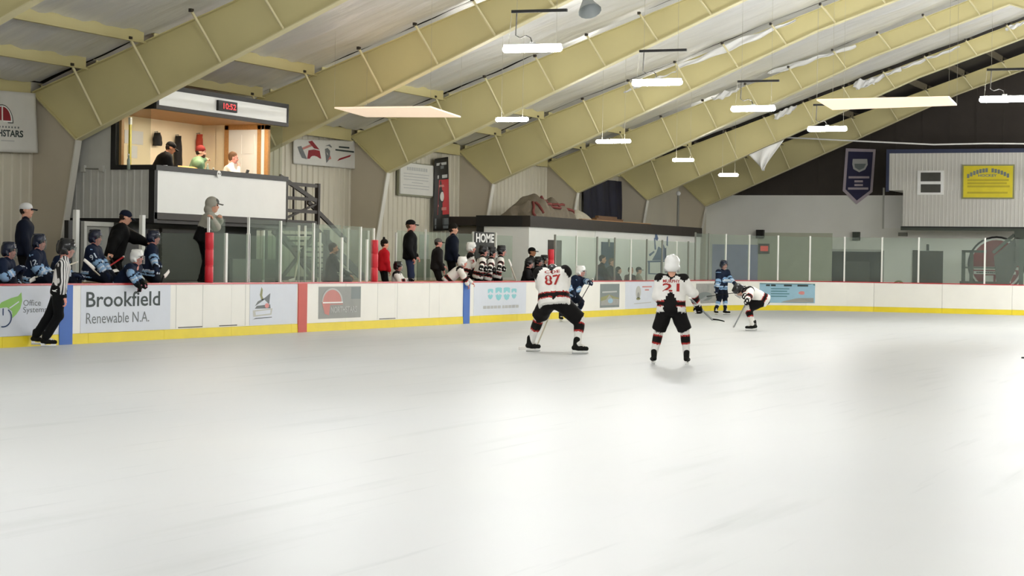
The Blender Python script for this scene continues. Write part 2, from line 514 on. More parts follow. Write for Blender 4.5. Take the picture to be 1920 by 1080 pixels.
# gate seams: thin dark latch gaps above the kick plate
for p0, p1 in ((334, 379), (411, 444), (711, 741)):
    a, c = s_at(p0, 0.2), s_at(p1, 0.2)
    sweep('gate_gap', a, c, [(-0.008, 0.205), (0.0, 0.205), (0.0, 0.222), (-0.008, 0.222)], MATS['dark_grey'])
for p in (330, 380, 460, 708, 745, 805):
    a = s_at(p, 0.6); sweep('gate_seam', a - 0.006, a + 0.006, [(-0.003, 0.2), (0, 0.2), (0, 1.03), (-0.003, 1.03)], MATS['light_grey'])

def advert(px0, px1, z0, z1, mat, label):
    s0, s1 = s_at(px0, 0.6), s_at(px1, 0.6)
    o = sweep('advert', s0, s1, [(-0.006, z0), (0, z0), (0, z1), (-0.006, z1)], mat, label=label)
    def mp(u0, v0, u1, v1, lay=1):
        def f(u, v):
            a = s0 + (s1 - s0) * (u0 + (u1 - u0) * u); z = z0 + (z1 - z0) * (v0 + (v1 - v0) * v)
            p = path(a, -0.006 - 0.003 * lay); return (p.x - BO.x, p.y - BO.y, z)
        return f
    return o, mp
def shape(name, pts, mp, mat, parent):
    """flat polygon in advert coordinates"""
    return MB().add([mp(u, v) for u, v in pts], [list(range(len(pts)))]).build(name, mat, parent)
def ell(cx, cy, rx, ry, a0=0, a1=2 * pi, n=28):
    return [(cx + rx * cos(a), cy + ry * sin(a)) for a in np.linspace(a0, a1, n, endpoint=(a1 - a0) < 6.28)]
def ring(cx, cy, rx, ry, w, mp, mat, parent, a0=0, a1=2 * pi, name='ring', wy=None, n=28):
    aa = np.linspace(a0, a1, n); wy = w if wy is None else wy
    v = [mp(cx + rx * cos(a), cy + ry * sin(a)) for a in aa] + [mp(cx + (rx - w) * cos(a), cy + (ry - wy) * sin(a)) for a in aa]
    return MB().add(v, [(i, i + 1, n + i + 1, n + i) for i in range(n - 1)]).build(name, mat, parent)
M('ad_blue_white', 'd4d9e2', 0.5, 0.02, 3)
M('leaf_green', '8cbf5e', 0.5, 0.05, 3)
M('ink_navy', '32486e', 0.5, 0.0)
M('ad_grey', '8f918c', 0.5, 0.05, 3)
M('ad_red_faded', 'c07a72', 0.5, 0.05, 3)
M('ad_teal', '86c6cc', 0.5, 0.03, 3)
M('ad_slate', '747d7c', 0.5, 0.06, 3)
M('ad_sky', '93b9cc', 0.5, 0.06, 4)
M('ad_deepteal', '4c7f88', 0.5, 0.05, 3)
M('ad_olive', '8b8a5a', 0.5, 0.1, 6)
M('ad_stone', '9b9a96', 0.5, 0.12, 8)
M('ad_pink', 'cf8480', 0.5, 0.05, 3)
# 1 leaf and power-button advert
ad, mp0 = advert(-60, 113, 0.19, 1.03, MATS['ad_blue_white'], 'white advert with green leaf and power button reading Office Systems')
I = lambda x, y, x0, x1, y0, y1: ((x - x0) / (x1 - x0), (y1 - y) / (y1 - y0))
mp = mp0(0, 0, 1, 1)
text('lettering', 'Office', mp0(.577, .60, .773, .72), MATS['ink_grey'], ad)
text('lettering', 'Systems', mp0(.577, .43, .84, .58), MATS['ink_grey'], ad)
shape('leaf', [(.29, .56), (.34, .68), (.44, .76), (.52, .80), (.555, .88), (.565, .70), (.545, .55), (.505, .44), (.46, .36), (.455, .50), (.40, .58)], mp0(0, 0, 1, 1, 1), MATS['leaf_green'], ad)
shape('leaf_vein', [(.43, .55), (.53, .68), (.525, .70), (.42, .565)], mp0(0, 0, 1, 1, 2), MATS['ad_blue_white'], ad)
ring(.36, .38, .095, .20, .014, mp0(0, 0, 1, 1, 2), MATS['ink_navy'], ad, pi * 0.68 - pi * 1.25, pi * 0.30, name='power_ring', wy=.026)
shape('power_bar', [(.353, .42), (.365, .42), (.365, .56), (.353, .56)], mp0(0, 0, 1, 1, 2), MATS['ink_navy'], ad)
# 2 Brookfield
ad, mp0 = advert(151, 319, 0.19, 1.03, MATS['ad_blue_white'], 'pale advert reading Brookfield Renewable N.A.')
text('lettering', 'Brookfield', mp0(.055, .54, .875, .87), MATS['ink_dark'], ad, bold=0.012)
text('lettering', 'Renewable N.A.', mp0(.055, .19, .75, .42), MATS['ink_grey'], ad)
# 3 jet plume logo
ad, mp0 = advert(468, 556, 0.2, 1.03, MATS['ad_blue_white'], 'pale advert with a small ship-like black and red crest')
mp = mp0(0, 0, 1, 1, 1)
shape('plume', [(.20, .74), (.235, .94), (.26, .86), (.25, .72), (.28, .62), (.24, .60)], mp, MATS['ad_olive'], ad)
shape('wing', [(.10, .46), (.16, .58), (.30, .66), (.42, .78), (.40, .50), (.30, .62), (.20, .54)], mp, MATS['ink_grey'], ad)
shape('hull', [(.10, .40), (.14, .47), (.42, .50), (.43, .40)], mp, MATS['ink_grey'], ad)
shape('spot', ell(.35, .47, .045, .06), mp0(0, 0, 1, 1, 2), MATS['ad_pink'], ad)
shape('ribbon', [(.06, .36), (.47, .40), (.45, .24), (.07, .20)], mp, MATS['light_grey'], ad)
shape('ribbon_face', [(.11, .33), (.43, .365), (.42, .27), (.12, .24)], mp0(0, 0, 1, 1, 2), MATS['ad_blue_white'], ad)
shape('bar', [(.06, .13), (.12, .17), (.46, .185), (.46, .17), (.12, .15)], mp, MATS['ink_dark'], ad)
# 4 grey dome
ad, mp0 = advert(597, 676, 0.27, 0.97, MATS['ad_grey'], 'grey advert with a faded red dome emblem')
mp = mp0(0, 0, 1, 1, 1)
shape('dome', ell(.31, .52, .235, .42, 0, pi) + [(.075, .50), (.14, .15), (.24, .10), (.27, .5)], mp, MATS['ad_red_faded'], ad)
ring(.31, .52, .245, .43, .03, mp0(0, 0, 1, 1, 2), MATS['ink_light'], ad, 0, pi, wy=.05)
shape('stripe', [(.09, .52), (.56, .52), (.56, .48), (.09, .48)], mp0(0, 0, 1, 1, 2), MATS['white'], ad)
shape('stripe', [(.12, .46), (.56, .46), (.56, .43), (.12, .43)], mp0(0, 0, 1, 1, 2), MATS['ad_red_faded'], ad)
text('lettering', 'NORTHSTARS', mp0(.28, .17, .90, .37, 2), MATS['ink_light'], ad, bold=0.02)
shape('slate_block', [(.76, .60), (.99, .60), (.99, .98), (.76, .98)], mp, MATS['ad_slate'], ad)  # darker slate block printed in the upper right corner
# 5 cyan dentist-like logo
ad, mp0 = advert(888, 986, 0.2, 1.03, MATS['ad_blue_white'], 'pale advert with two rows of light blue tooth shapes')
for k, (w, h) in enumerate(((.10, .11), (.125, .15), (.125, .15), (.10, .11))):
    u = .24 + k * .155 + (0.012 if k in (0,) else 0)
    m2 = mp0(0, 0, 1, 1, 1)
    shape('tooth', [(u, .68), (u, .68 + h), (u + w * .25, .70 + h), (u + w * .75, .70 + h), (u + w, .68 + h), (u + w, .68), (u + w * .75, .68), (u + w * .5, .74), (u + w * .25, .68)], m2, MATS['ad_teal'], ad)
    shape('tooth', [(u, .60), (u + w * .35, .64), (u + w * .5, .60), (u + w * .65, .64), (u + w, .60), (u + w * .8, .60 - h * .8), (u + w * .5, .60 - h * 1.1), (u + w * .2, .60 - h * .8)], m2, MATS['ad_teal'], ad)
for k, (u0, u1) in enumerate(((.17, .23), (.24, .30), (.31, .36), (.37, .43), (.44, .50), (.53, .57), (.58, .64), (.65, .71), (.72, .78), (.79, .85))):
    shape('letter_block', [(u0, .19), (u1, .19), (u1, .28), (u0, .28)], mp0(0, 0, 1, 1, 1), MATS['ink_light'], ad)
# 6 slate picture advert
ad, mp0 = advert(1125, 1161, 0.26, 0.97, MATS['ad_slate'], 'slate grey picture advert with a white title bar')
mp = mp0(0, 0, 1, 1, 1)
shape('title_bar', [(.10, .62), (.86, .64), (.86, .70), (.10, .68)], mp, MATS['ink_light'], ad)
shape('hillside', [(.03, .28), (.03, .44), (.30, .50), (.45, .56), (.70, .46), (.97, .40), (.97, .34)], mp, MATS['ad_olive'], ad)
shape('spillway', [(.03, .10), (.03, .28), (.30, .34), (.46, .54), (.62, .38), (.97, .34), (.97, .10)], mp0(0, 0, 1, 1, 2), MATS['ad_stone'], ad)
shape('pool', ell(.52, .28, .13, .10), mp0(0, 0, 1, 1, 3), MATS['ad_sky'], ad)
# 7 small candle-like logo
ad, mp0 = advert(1172, 1236, 0.2, 1.03, MATS['ad_blue_white'], 'pale advert with a small oval emblem and red words')
mp = mp0(0, 0, 1, 1, 1)
shape('oval', ell(.37, .60, .075, .24), mp, MATS['light_grey'], ad)
shape('figure', ell(.37, .48, .035, .12), mp0(0, 0, 1, 1, 2), MATS['ad_grey'], ad)
shape('base', ell(.37, .36, .06, .05), mp0(0, 0, 1, 1, 2), MATS['ad_olive'], ad)
for v0, u0, u1 in ((.78, .48, .76), (.66, .56, .68)):
    shape('word', [(u0, v0), (u1, v0), (u1, v0 + .05), (u0, v0 + .05)], mp, MATS['ad_pink'], ad)
shape('word', [(.25, .16), (.75, .19), (.75, .22), (.25, .19)], mp, MATS['ink_light'], ad)
# 8 grey photo advert in the corner, 9 light-blue advert
ad, mp0 = advert(1305, 1344, 0.27, 0.95, MATS['ad_stone'], 'grey photographic advert on the curved corner boards')
shape('boulder', ell(.45, .35, .4, .22), mp0(0, 0, 1, 1, 1), MATS['ad_slate'], ad)
shape('window_shape', [(.55, .62), (.55, .95), (.68, .95), (.68, .62)], mp0(0, 0, 1, 1, 1), MATS['ad_grey'], ad)
ad, mp0 = advert(1424, 1528, 0.27, 0.97, MATS['ad_sky'], 'light blue advert with dark heading and a red mark on the corner boards')
mp = mp0(0, 0, 1, 1, 1)
shape('edge', [(0, .96), (.0, 1), (1, 1), (1, .9), (.93, .96)], mp, MATS['ad_deepteal'], ad)
for u0, u1 in ((.08, .20), (.22, .31), (.34, .43), (.46, .62), (.64, .68), (.70, .90)):
    shape('word', [(u0, .85), (u1, .85), (u1, .94), (u0, .94)], mp0(0, 0, 1, 1, 2), MATS['ink_dark'], ad)
for k in range(4):
    shape('word', [(.22, .70 - k * .13), (.56 - .04 * (k % 2), .70 - k * .13), (.56 - .04 * (k % 2), .75 - k * .13), (.22, .75 - k * .13)], mp0(0, 0, 1, 1, 2), MATS['ad_deepteal'], ad)
shape('mark', ell(.78, .52, .06, .09), mp0(0, 0, 1, 1, 2), MATS['ad_pink'], ad)
shape('wave', [(.45, .08), (.70, .25), (.98, .27), (.98, .03), (.40, .03)], mp0(0, 0, 1, 1, 1), MATS['ad_grey'], ad)
# ================================================================== LIGHTS
M('tube_glow', 'ffffff', 0.4, 0, emit=TUBE_STRENGTH)
M('fixture_grey', 'c9cac6', 0.5, 0.03)
M('cord', '4a4843', 0.6, 0.05)
M('wire', 'a9a598', 0.5, 0.03)
def capsule_mesh(L, r, n=12, half=False):
    mb = MB(); pts = []; rs_ = []
    for a in np.linspace(-pi / 2, 0, 5): pts.append((0, -L / 2 + r + r * sin(a), 0)); rs_.append(max(0.004, r * cos(a)))
    for a in np.linspace(0, pi / 2, 5): pts.append((0, L / 2 - r + r * sin(a), 0)); rs_.append(max(0.004, r * cos(a)))
    mb.tube(pts, rs_, n); return mb
lens_me = capsule_mesh(1.12, 0.06).mesh('lens', MATS['tube_glow'], True)
house = MB(); house.box(-0.03, 0.03, -0.54, 0.54, 0.05, 0.085); house.box(-0.02, 0.02, -0.05, 0.05, 0.085, 0.12)
house_me = house.mesh('housing', MATS['fixture_grey'])
LROWS = {13.8: [4.0, 11.2, 18.2, 25.3, 33.02, 39.84, 46.98, 54.22], 7.55: [4.0, 11.2, 18.2, 45.52, 53.0, 60.0, 67.0, 74.0, 80.0], 1.2: [10.0, 17.5, 25.0, 32.5, 40.0, 47.5, 55.0, 62.5, 70.0, 78.0], 4.4: [53.0, 57.0, 61.0, 65.0, 69.0, 73.0, 77.0, 81.0]}  # far lamps and near-side rows, unseen, added to brighten the far end and walls
NEAR = {33.02: 'glowing tube light hanging lowest in the picture, leftmost whole one', 39.84: 'glowing tube light under a black bar, second from the left',
        46.98: 'glowing tube light under a black bar, third from the left', 54.22: 'glowing tube light below the pale reflection panel on the right',
        45.52: 'glowing tube light at the right edge before the dark gable', 25.3: 'glowing tube light cut by the top edge of the picture'}
for y, xs in LROWS.items():
    for x in xs:
        lab = NEAR.get(x) if (y > 10 and x > 20) or x == 45.52 else 'unseen tube light over the ice from the continued and added rows'
        t = thing('tube_light', lab or 'unseen tube light over the ice from the continued and added rows', 'ceiling light', (x, y, 5.38), radians(4 if x < 35 else 0), group='glowing tube lights over the ice')
        link('lens', lens_me, t); link('housing', house_me, t)
        zt = z_top(y) + 0.1 - 5.38
        mb = MB(); zb = 0.68
        mb.box(-0.03, 0.03, -0.52 - 0.12, 0.52 - 0.12, zb - 0.03, zb + 0.02)
        mb.build('hanging_bar', MATS['black'], t)
        MB().tube([(0, .3, zb), (0, .31, .45), (0, .32, .25), (0, .24, .2), (0, .12, .24), (0, .04, .2), (0, 0, .1)], 0.012, 6).build('power_cord', MATS['cord'], t)
        mb = MB(); mb.tube([(0, -.45, zb), (0, -.45, zt)], 0.0035, 5); mb.tube([(0, .3, zb), (0, .3, zt)], 0.0035, 5)
        mb.tube([(0, -.45, .08), (0, -.45, zb)], 0.004, 5); mb.tube([(0, .45, .08), (0, .4, zb)], 0.004, 5)
        mb.build('hanging_wire', MATS['wire'], t)
# faint streaks built as slim tubes, glow added to brighten the walls
M('streak_added_glow', 'f4f1e6', 0.4, 0, emit=115.0)
for px, py, w, lab in ((960, 224, .72, 'slim white tube with added glow left of the other slim ones'), (1150, 265, .85, 'slim white tube with added glow before a roof frame knee'),
                  (1281, 300, .58, 'slim white tube with added glow second from the plastic flap'), (1366, 328, .58, 'slim white tube with added glow nearest the torn plastic flap')):
    X = {960: 46.4, 1150: 53.7, 1281: 61.0, 1366: 68.3}[px]
    p = onX(px, py, X)
    t = thing('tube_light', lab, 'ceiling light', p, group='slim tubes with added glow')
    mb = capsule_mesh(w * 1.25, 0.055); mb.build('lens', MATS['streak_added_glow'], t, True)
    mb = MB(); zt = z_top(p.y) - p.z + .1
    for s_ in (-1, 1): mb.tube([(0, s_ * w * .4, 0.04), (0, s_ * w * .4, zt)], 0.004, 5)
    mb.build('hanging_wire', MATS['wire'], t)
# window reflections of ceiling lights, built as glowing suspended panels
M('reflection_glow', 'ffe6cb', 0.5, 0.01, emit=0.75)
for nm, corners, Z, lab in (('a', [(627, 202), (807, 200), (864, 219), (687, 218.5)], 5.0, 'pale peach window reflection built as a glowing panel at left, above the benches'),
                            ('b', [(1531, 187), (1779, 181.5), (1794, 196.5), (1561, 205)], 5.0, 'pale peach window reflection built as a glowing panel at right, before the dark gable')):
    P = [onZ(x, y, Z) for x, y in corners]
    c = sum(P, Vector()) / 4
    t = thing('window_reflection', lab, 'panel', c)
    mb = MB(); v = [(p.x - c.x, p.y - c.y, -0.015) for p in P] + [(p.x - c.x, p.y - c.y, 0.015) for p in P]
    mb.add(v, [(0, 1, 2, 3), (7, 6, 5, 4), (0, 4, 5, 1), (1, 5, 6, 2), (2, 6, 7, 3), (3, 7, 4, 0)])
    mb.build('reflection_face', MATS['reflection_glow'], t)
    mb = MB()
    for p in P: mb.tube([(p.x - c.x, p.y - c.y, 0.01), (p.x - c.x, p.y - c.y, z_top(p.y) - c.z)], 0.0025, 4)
    mb.build('hanging_wire', MATS['wire'], t)  # wires made only for the window reflection panels
# grey cone loudspeaker/heater at the top edge
p = onY(1103, 8, 14.6)
t = thing('horn_loudspeaker', 'grey horn loudspeaker hanging at the top edge', 'loudspeaker', p)
M('horn_grey', '8f9594', 0.45, 0.06, 4)
mb = MB(); d = Vector((-0.35, -0.35, -0.75)).normalized()
pts = [Vector((0.12, 0.12, 0.26)), Vector((0.05, 0.05, 0.1)), Vector((0, 0, -0.02)), Vector((-.06, -.06, -.15))]
mb.tube(pts, [0.06, 0.09, 0.16, 0.24], 14, cap=False); mb.build('horn', MATS['horn_grey'], t, True)
mb = MB(); mb.tube([pts[0], pts[0] + Vector((.05, .05, .1))], 0.07, 10); mb.build('driver', MATS['dark_grey'], t)
mb = MB(); mb.tube([(.12, .12, .3), (.12, .12, z_top(p.y) - p.z)], .02, 6); mb.build('bracket', MATS['mid_grey'], t)

# ================================================================== PLATFORM, BENCHES, GLASS
FL = 0.62
pl = thing('bench_platform', 'raised concrete-grey platform behind the bench boards', 'platform', (40, 22.5, 0))
MB().box(-16, 13.5, 21.06 - 22.5, 25.1 - 22.5, -0.12, FL).build('platform_slab', MATS['rubber'], pl)
for x0, x1, lab in ((26, 33.4, 'long wooden team bench behind the navy players'), (41.3, 51.2, 'long wooden team bench behind the white players')):
    t = thing('team_bench', lab, 'bench', ((x0 + x1) / 2, 21.95, FL))
    w = (x1 - x0) / 2
    MB().box(-w, w, -0.17, 0.17, 0.40, 0.45).build('seat', MATS['wood'], t)
    for k in range(5):
        x = -w + 0.2 + k * (2 * w - 0.4) / 4
        MB().box(x - 0.03, x + 0.03, -0.14, 0.14, 0, 0.40).build('leg', MATS['mid_grey'], t)
t = thing('box_bench', 'low box the grey-hooded man stands on behind the red pad', 'box', (34.6, 21.55, FL))
MB().box(-.55, .55, -.25, .25, 0.0, 0.42).build('body', MATS['dark_grey'], t)
MB().box(-.57, .57, -.27, .27, 0.42, 0.45).build('top', MATS['mid_grey'], t)

def post(parent, org, P, w, d, z0, z1, mat='post_white', name='post', rz=0):
    mb = MB(); x, y = P.x - org.x, P.y - org.y
    mb.box(-w / 2, w / 2, -d / 2, d / 2, z0, z1)
    o = mb.build(name, MATS[mat], parent); o.location = (x, y, 0); o.rotation_euler.z = rz
    return o
def pane(parent, org, A, B, z0, z1, th=0.012, name='pane'):
    a = Vector((A.x - org.x, A.y - org.y, 0)); b_ = Vector((B.x - org.x, B.y - org.y, 0))
    d = (b_ - a).normalized(); n = Vector((-d.y, d.x, 0)) * th / 2
    v = [a - n, b_ - n, b_ + n, a + n]
    mb = MB(); mb.add([(p.x, p.y, z0) for p in v] + [(p.x, p.y, z1) for p in v],
                      [(3, 2, 1, 0), (4, 5, 6, 7), (0, 1, 5, 4), (1, 2, 6, 5), (2, 3, 7, 6), (3, 0, 4, 7)])
    o = mb.build(name, MATS['rink_glass'], parent)
    return o
# front glass of the penalty and timekeeper boxes
org = Vector((38, LB + 0.1, 0))
g1 = thing('box_glass', 'clear glass screen with white posts between the two red pads', 'glass screen', org)
def pad(parent, P, z0, z1, label):
    mb = MB(); n = 10; r = 0.085
    zs = [z0]
    pts_, rr = [], []
    segs = 3
    for k in range(segs):
        a, c = z0 + (z1 - z0) * k / segs, z0 + (z1 - z0) * (k + 1) / segs
        pts_ += [(0, 0, a), (0, 0, a + .015), (0, 0, c - .015), (0, 0, c)]; rr += [r * .88, r, r, r * .88]
    mb.tube(pts_, rr, 14)
    o = mb.build('red_pad', MATS['pad_red'], parent, smooth=True, label=label); o.location = P
    return o
def fp(px): return path(s_at(px, 1.4, 0.1), 0.1)
ZB = 1.07
pad(g1, fp(392) - org, ZB, 2.06, 'red foam pad on the left end post')
pad(g1, fp(702) - org, ZB, 2.03, 'red foam pad on the right end post')
for px, w, z1 in ((390, .03, 2.36), (423, .07, 2.06), (465, .075, 2.07), (465, .03, 2.40), (525, .05, 2.36), (587, .045, 2.35), (640, .065, 2.06), (675, .045, 2.32), (700, .03, 2.30), (687, .05, 2.04)):
    post(g1, org, fp(px), w, 0.05, ZB, z1)
for a, c, z1 in ((394, 421, 2.34), (425, 463, 2.05), (467, 524, 2.36), (527, 586, 2.34), (589, 638, 2.33), (642, 674, 2.32), (677, 698, 2.30)):
    pane(g1, org, fp(a), fp(c), ZB + 0.01, z1)
# side partitions and back glass of the boxes
g2 = thing('box_back_glass', 'clear glass at the back of the penalty boxes, thin posts', 'glass screen', (38, 22.9, 0))
org2 = Vector((38, 22.9, 0))
def bp_(px, Y=22.9): return onY(px, 480, Y)
for px, z1 in ((494, 2.2), (560, 2.35), (572, 2.35), (600, 2.2), (652, 2.35), (690, 2.3)):
    post(g2, org2, bp_(px), 0.04, 0.04, FL, z1)
for a, c, z1 in ((496, 558, 2.3), (574, 598, 2.3), (602, 650, 2.32), (654, 688, 2.3)):
    pane(g2, org2, bp_(a), bp_(c), FL + 0.5, z1)
for px in (423, 525, 600):
    q = fp(px); pane(g2, org2, Vector((q.x, LB + .16, 0)), Vector((q.x + .02, 22.86, 0)), 1.1, 2.05, name='partition_pane')
# back-of-bench posts and glass, visitor side (only posts) and home side
g3 = thing('bench_back_glass', 'glass behind the home bench with slim posts', 'glass screen', (47, 23.25, 0))
org3 = Vector((47, 23.25, 0))
for px, z1, w in ((742, 2.3, .04), (797, 2.42, .04), (887, 2.42, .07), (929, 2.42, .06)):
    post(g3, org3, bp_(px, 23.25), w, 0.05, FL, z1)
for a, c in ((744, 795), (799, 885), (931, 960)):
    pane(g3, org3, bp_(a, 23.25), bp_(c, 23.25), FL + 0.5, 2.35)
M('kick_green', '8a8a74', 0.6, 0.05)
a, c = bp_(783, 23.28), bp_(806, 23.28)
MB().box(a.x - 47, c.x - 47, 0.02, 0.05, FL, 1.62).build('lower_panel', MATS['kick_green'], g3)
a, c = bp_(786, 23.28), bp_(803, 23.28)
MB().box(a.x - 47, c.x - 47, 0.02, 0.03, 1.62, 2.28).build('posted_sheet', MATS['light_grey'], g3)
g4 = thing('bench_back_posts', 'pair of white posts and rail behind the navy bench', 'posts', (31, 23.3, 0))
for px, z1 in ((142, 2.46), (266, 2.42)):
    post(g4, Vector((31, 23.3, 0)), bp_(px, 23.3), 0.11, 0.08, FL, z1)
# HOME sign
a, c = bp_(890, 23.2), bp_(926, 23.2)
t = thing('home_sign', 'black sign with white capital letters HOME above the bench', 'sign', ((a.x + c.x) / 2, 23.2, 2.0))
w = (c.x - a.x) / 2
MB().box(-w, w, -0.012, 0.012, -0.33, 0.42).build('board', MATS['black_trim'], t)
text('lettering', 'HOME', lambda u, v: (-w * .94 + u * w * 1.88, -0.016, 0.12 + v * 0.26), MATS['white'], t, bold=0.035)
MB().box(-w * .2, w * .2, -0.01, .03, -1.38, -.33).build('sign_post', MATS['post_white'], t)

# end-zone glass round the corner
org4 = Vector((S1, LB, 0))
g5 = thing('end_glass', 'tall clear end-zone glass with white posts round the far corner', 'glass screen', org4)
def gp(s): return path(s, 0.1)
ss = [s_at(px, 1.4, .1) for px in (1040, 1080, 1119, 1152, 1182, 1212, 1241, 1268, 1290, 1303, 1328, 1360, 1404, 1458, 1518, 1583, 1722, 1846, 1960)]
ss.insert(-3, (ss[-3] + ss[-4]) / 2)
for k, s_ in enumerate(ss):
    q = gp(s_); z1 = 2.34 if proj((q.x, q.y, 1))[0] < 1295 else 2.66
    ang = atan2((gp(s_ + .05) - q).y, (gp(s_ + .05) - q).x)
    px = proj((q.x, q.y, 1))[0]
    post(g5, org4, q, 0.055 if px > 1340 or k % 2 == 0 else 0.035, 0.05, ZB, z1 + 0.03, 'post_white' if px > 1340 or px < 1300 and k % 3 == 1 else 'mid_grey', rz=ang)
    if k + 1 < len(ss):
        z1 = 2.34 if px < 1295 else 2.66
        pane(g5, org4, gp(s_ + .03), gp(ss[k + 1] - .03), ZB + 0.01, z1)
pad(g5, gp(s_at(1033, 1.4, .1)) - org4, ZB, 1.95, 'red foam pad at the start of the end glass')

# ================================================================== ANNOUNCER BOOTH
BX0, BX1, BY = 35.72, 41.32, 23.5
BF, SILL, HEAD, BT = 2.42, 3.50, 4.70, 5.20
bo = Vector((BX0, BY, 0))
booth = thing('announcer_booth', 'white and black two-storey announcer booth with an open lit window', 'booth', bo)
def bb(name, x0, x1, y0, y1, z0, z1, mat, lab=None):
    return MB().box(x0 - bo.x, x1 - bo.x, y0 - bo.y, y1 - bo.y, z0, z1).build(name, MATS[mat], booth, label=lab)
bb('floor_slab', BX0, BX1, BY + .06, 26.35, BF - .14, BF, 'dark_brown')
bb('front_panel', BX0 + .1, BX1 - .04, BY - .012, BY + .06, 2.5, 3.39, 'panel_white', 'large blank white front panel')
bb('sill', BX0, BX1, BY - .05, BY + .32, 3.39, SILL, 'black_trim', 'black window sill')
bb('bottom_trim', BX0, BX1, BY - .02, BY + .06, BF - .06, 2.5, 'dark_brown')
bb('corner_post', BX0 - .02, BX0 + .1, BY - .02, BY + .12, BF - .14, 3.5, 'black')
bb('corner_post', BX1 - .04, BX1 + .04, BY - .02, BY + .1, BF - .14, 3.5, 'dark_brown')
bb('header_panel', BX0 + .1, BX1 - .06, BY - .012, BY + .06, 4.765, 5.11, 'panel_white', 'blank white header panel')
bb('header_trim', BX0, BX1, BY - .03, BY + .08, 4.68, 4.765, 'dark_brown')
bb('header_trim', BX0, BX1, BY - .03, BY + .08, 5.11, 5.21, 'black')
bb('header_trim', BX1 - .06, BX1, BY - .03, BY + .08, 4.765, 5.11, 'black')
bb('header_trim', BX0, BX0 + .1, BY - .03, BY + .08, 4.765, 5.11, 'black')
bb('ceiling_board', BX0, BX1, BY + .08, 26.3, 4.74, 4.80, 'wood')
bb('back_wall', BX0, BX1, 25.8, 25.87, BF, 4.74, 'cream')
bb('side_wall', BX0, BX0 + .06, 24.5, 26.3, BF, 4.74, 'light_grey')
bb('inner_lining', BX0 + .06, BX0 + .09, 24.5, 25.8, BF, 4.74, 'cream')
bb('side_wall', BX0, BX0 + .06, BY + .12, 24.5, BF - .14, 3.40, 'light_grey')
bb('side_wall', BX0, BX0 + .06, 24.5, 26.3, BF - .14, BF, 'light_grey')
pm = ribbed_panel(0.55, 1.05, 3, 0.008).mesh('side_cladding', MATS['light_grey'])
for k in range(5):
    o = link('side_cladding', pm, booth); o.rotation_euler.z = -pi / 2; o.location = (-0.004, 26.36 - BY - .55 * k, BF - .06)
bb('side_trim', BX0 - .025, BX0 + .0, BY, 26.3, BF - .14, BF - .05, 'black')
bb('side_sill', BX0 - .04, BX0 + .1, BY, 24.56, 3.40, 3.50, 'black')
bb('window_post', BX0 - .03, BX0 + .1, 24.46, 24.58, 3.4, 4.74, 'black')
bb('window_post', BX0 + .1, BX0 + .2, 24.40, 24.47, 3.5, 4.74, 'wood')
bb('side_header', BX0 - .02, BX0 + .08, BY, 24.56, 4.68, 5.2, 'black')
bb('end_wall', BX1 - .06, BX1, 25.42, 25.8, BF, 4.74, 'cream')
d0, d1 = onX(432, 280, BX1).y, onX(486, 280, BX1).y
bb('end_wall', BX1 - .06, BX1, BY + .1, d1 - .22, BF, 3.42, 'cream')
dr = bb('door', BX1 - .08, BX1 - .02, d1, d0, BF, 4.62, 'panel_white', 'white panelled door')
for z0, z1 in ((2.6, 3.25), (3.4, 3.95), (4.05, 4.5)):
    for y0, y1 in ((d1 + .09, (d0 + d1) / 2 - .04), ((d0 + d1) / 2 + .04, d0 - .09)):
        MB().box(BX1 - .09 - bo.x, BX1 - .08 - bo.x, y0 - bo.y, y1 - bo.y, z0, z1).build('door_panel', MATS['panel_white'], dr)
bb('door_frame', BX1 - .1, BX1, d0, d0 + .11, BF, 4.72, 'wood')
bb('door_frame', BX1 - .1, BX1, d1 - .10, d1, BF, 4.72, 'wood')
bb('door_frame', BX1 - .1, BX1, d1 - .19, d1 - .11, BF, 4.72, 'panel_white')
bb('door_frame', BX1 - .1, BX1, d1 - .30, d1 - .20, BF, 4.72, 'wood')
bb('end_wall', BX1 - .06, BX1, d0 + .11, 25.43, BF, 4.74, 'cream')
bb('door_header', BX1 - .1, BX1, d1 - .3, d0 + .1, 4.62, 4.74, 'wood')
MB().box(BX1 - .03 - bo.x, BX1 - .02 - bo.x, .12, d1 - .3 - BY, 3.5, 4.68).build('side_pane', MATS['booth_glass'], booth)
MB().box(.02, .03, .12, .96, 3.5, 4.68).build('side_pane', MATS['booth_glass'], booth)
bb('counter', BX0 + .1, BX1 - .1, BY + .06, BY + .50, 3.34, 3.385, 'wood')
# booth lamp (its own warm light)
t = thing('booth_lamp', 'warm ceiling lamp inside the announcer booth', 'ceiling lamp', (38.6, 23.78, 4.74))
M('warm_glow', 'ffecd0', 0.4, 0, emit=46.0)
MB().box(-2.2, 2.2, -.1, .1, -.018, -.004).build('lamp_cover', MATS['warm_glow'], t)
MB().box(-2.25, 2.25, -.13, .13, -.004, .0).build('lamp_body', MATS['panel_white'], t)
# clock
c0, c1 = onY(405, 185, BY), onY(440, 205, BY)
t = thing('wall_clock', 'black digital clock with red numerals on the white header panel', 'clock', ((c0.x + c1.x) / 2, BY - .04, 4.94))
M('led_red', 'e01022', 0.4, 0, emit=1.1)
hw = (c1.x - c0.x) / 2
MB().box(-hw, hw, -.03, .028, -.115, .115).build('case', MATS['black'], t)
text('digits', '10:52', lambda u, v: (-hw * .5 + u * hw * 1.35, -.034, -.065 + v * .13), MATS['led_red'], t, bold=0.02)
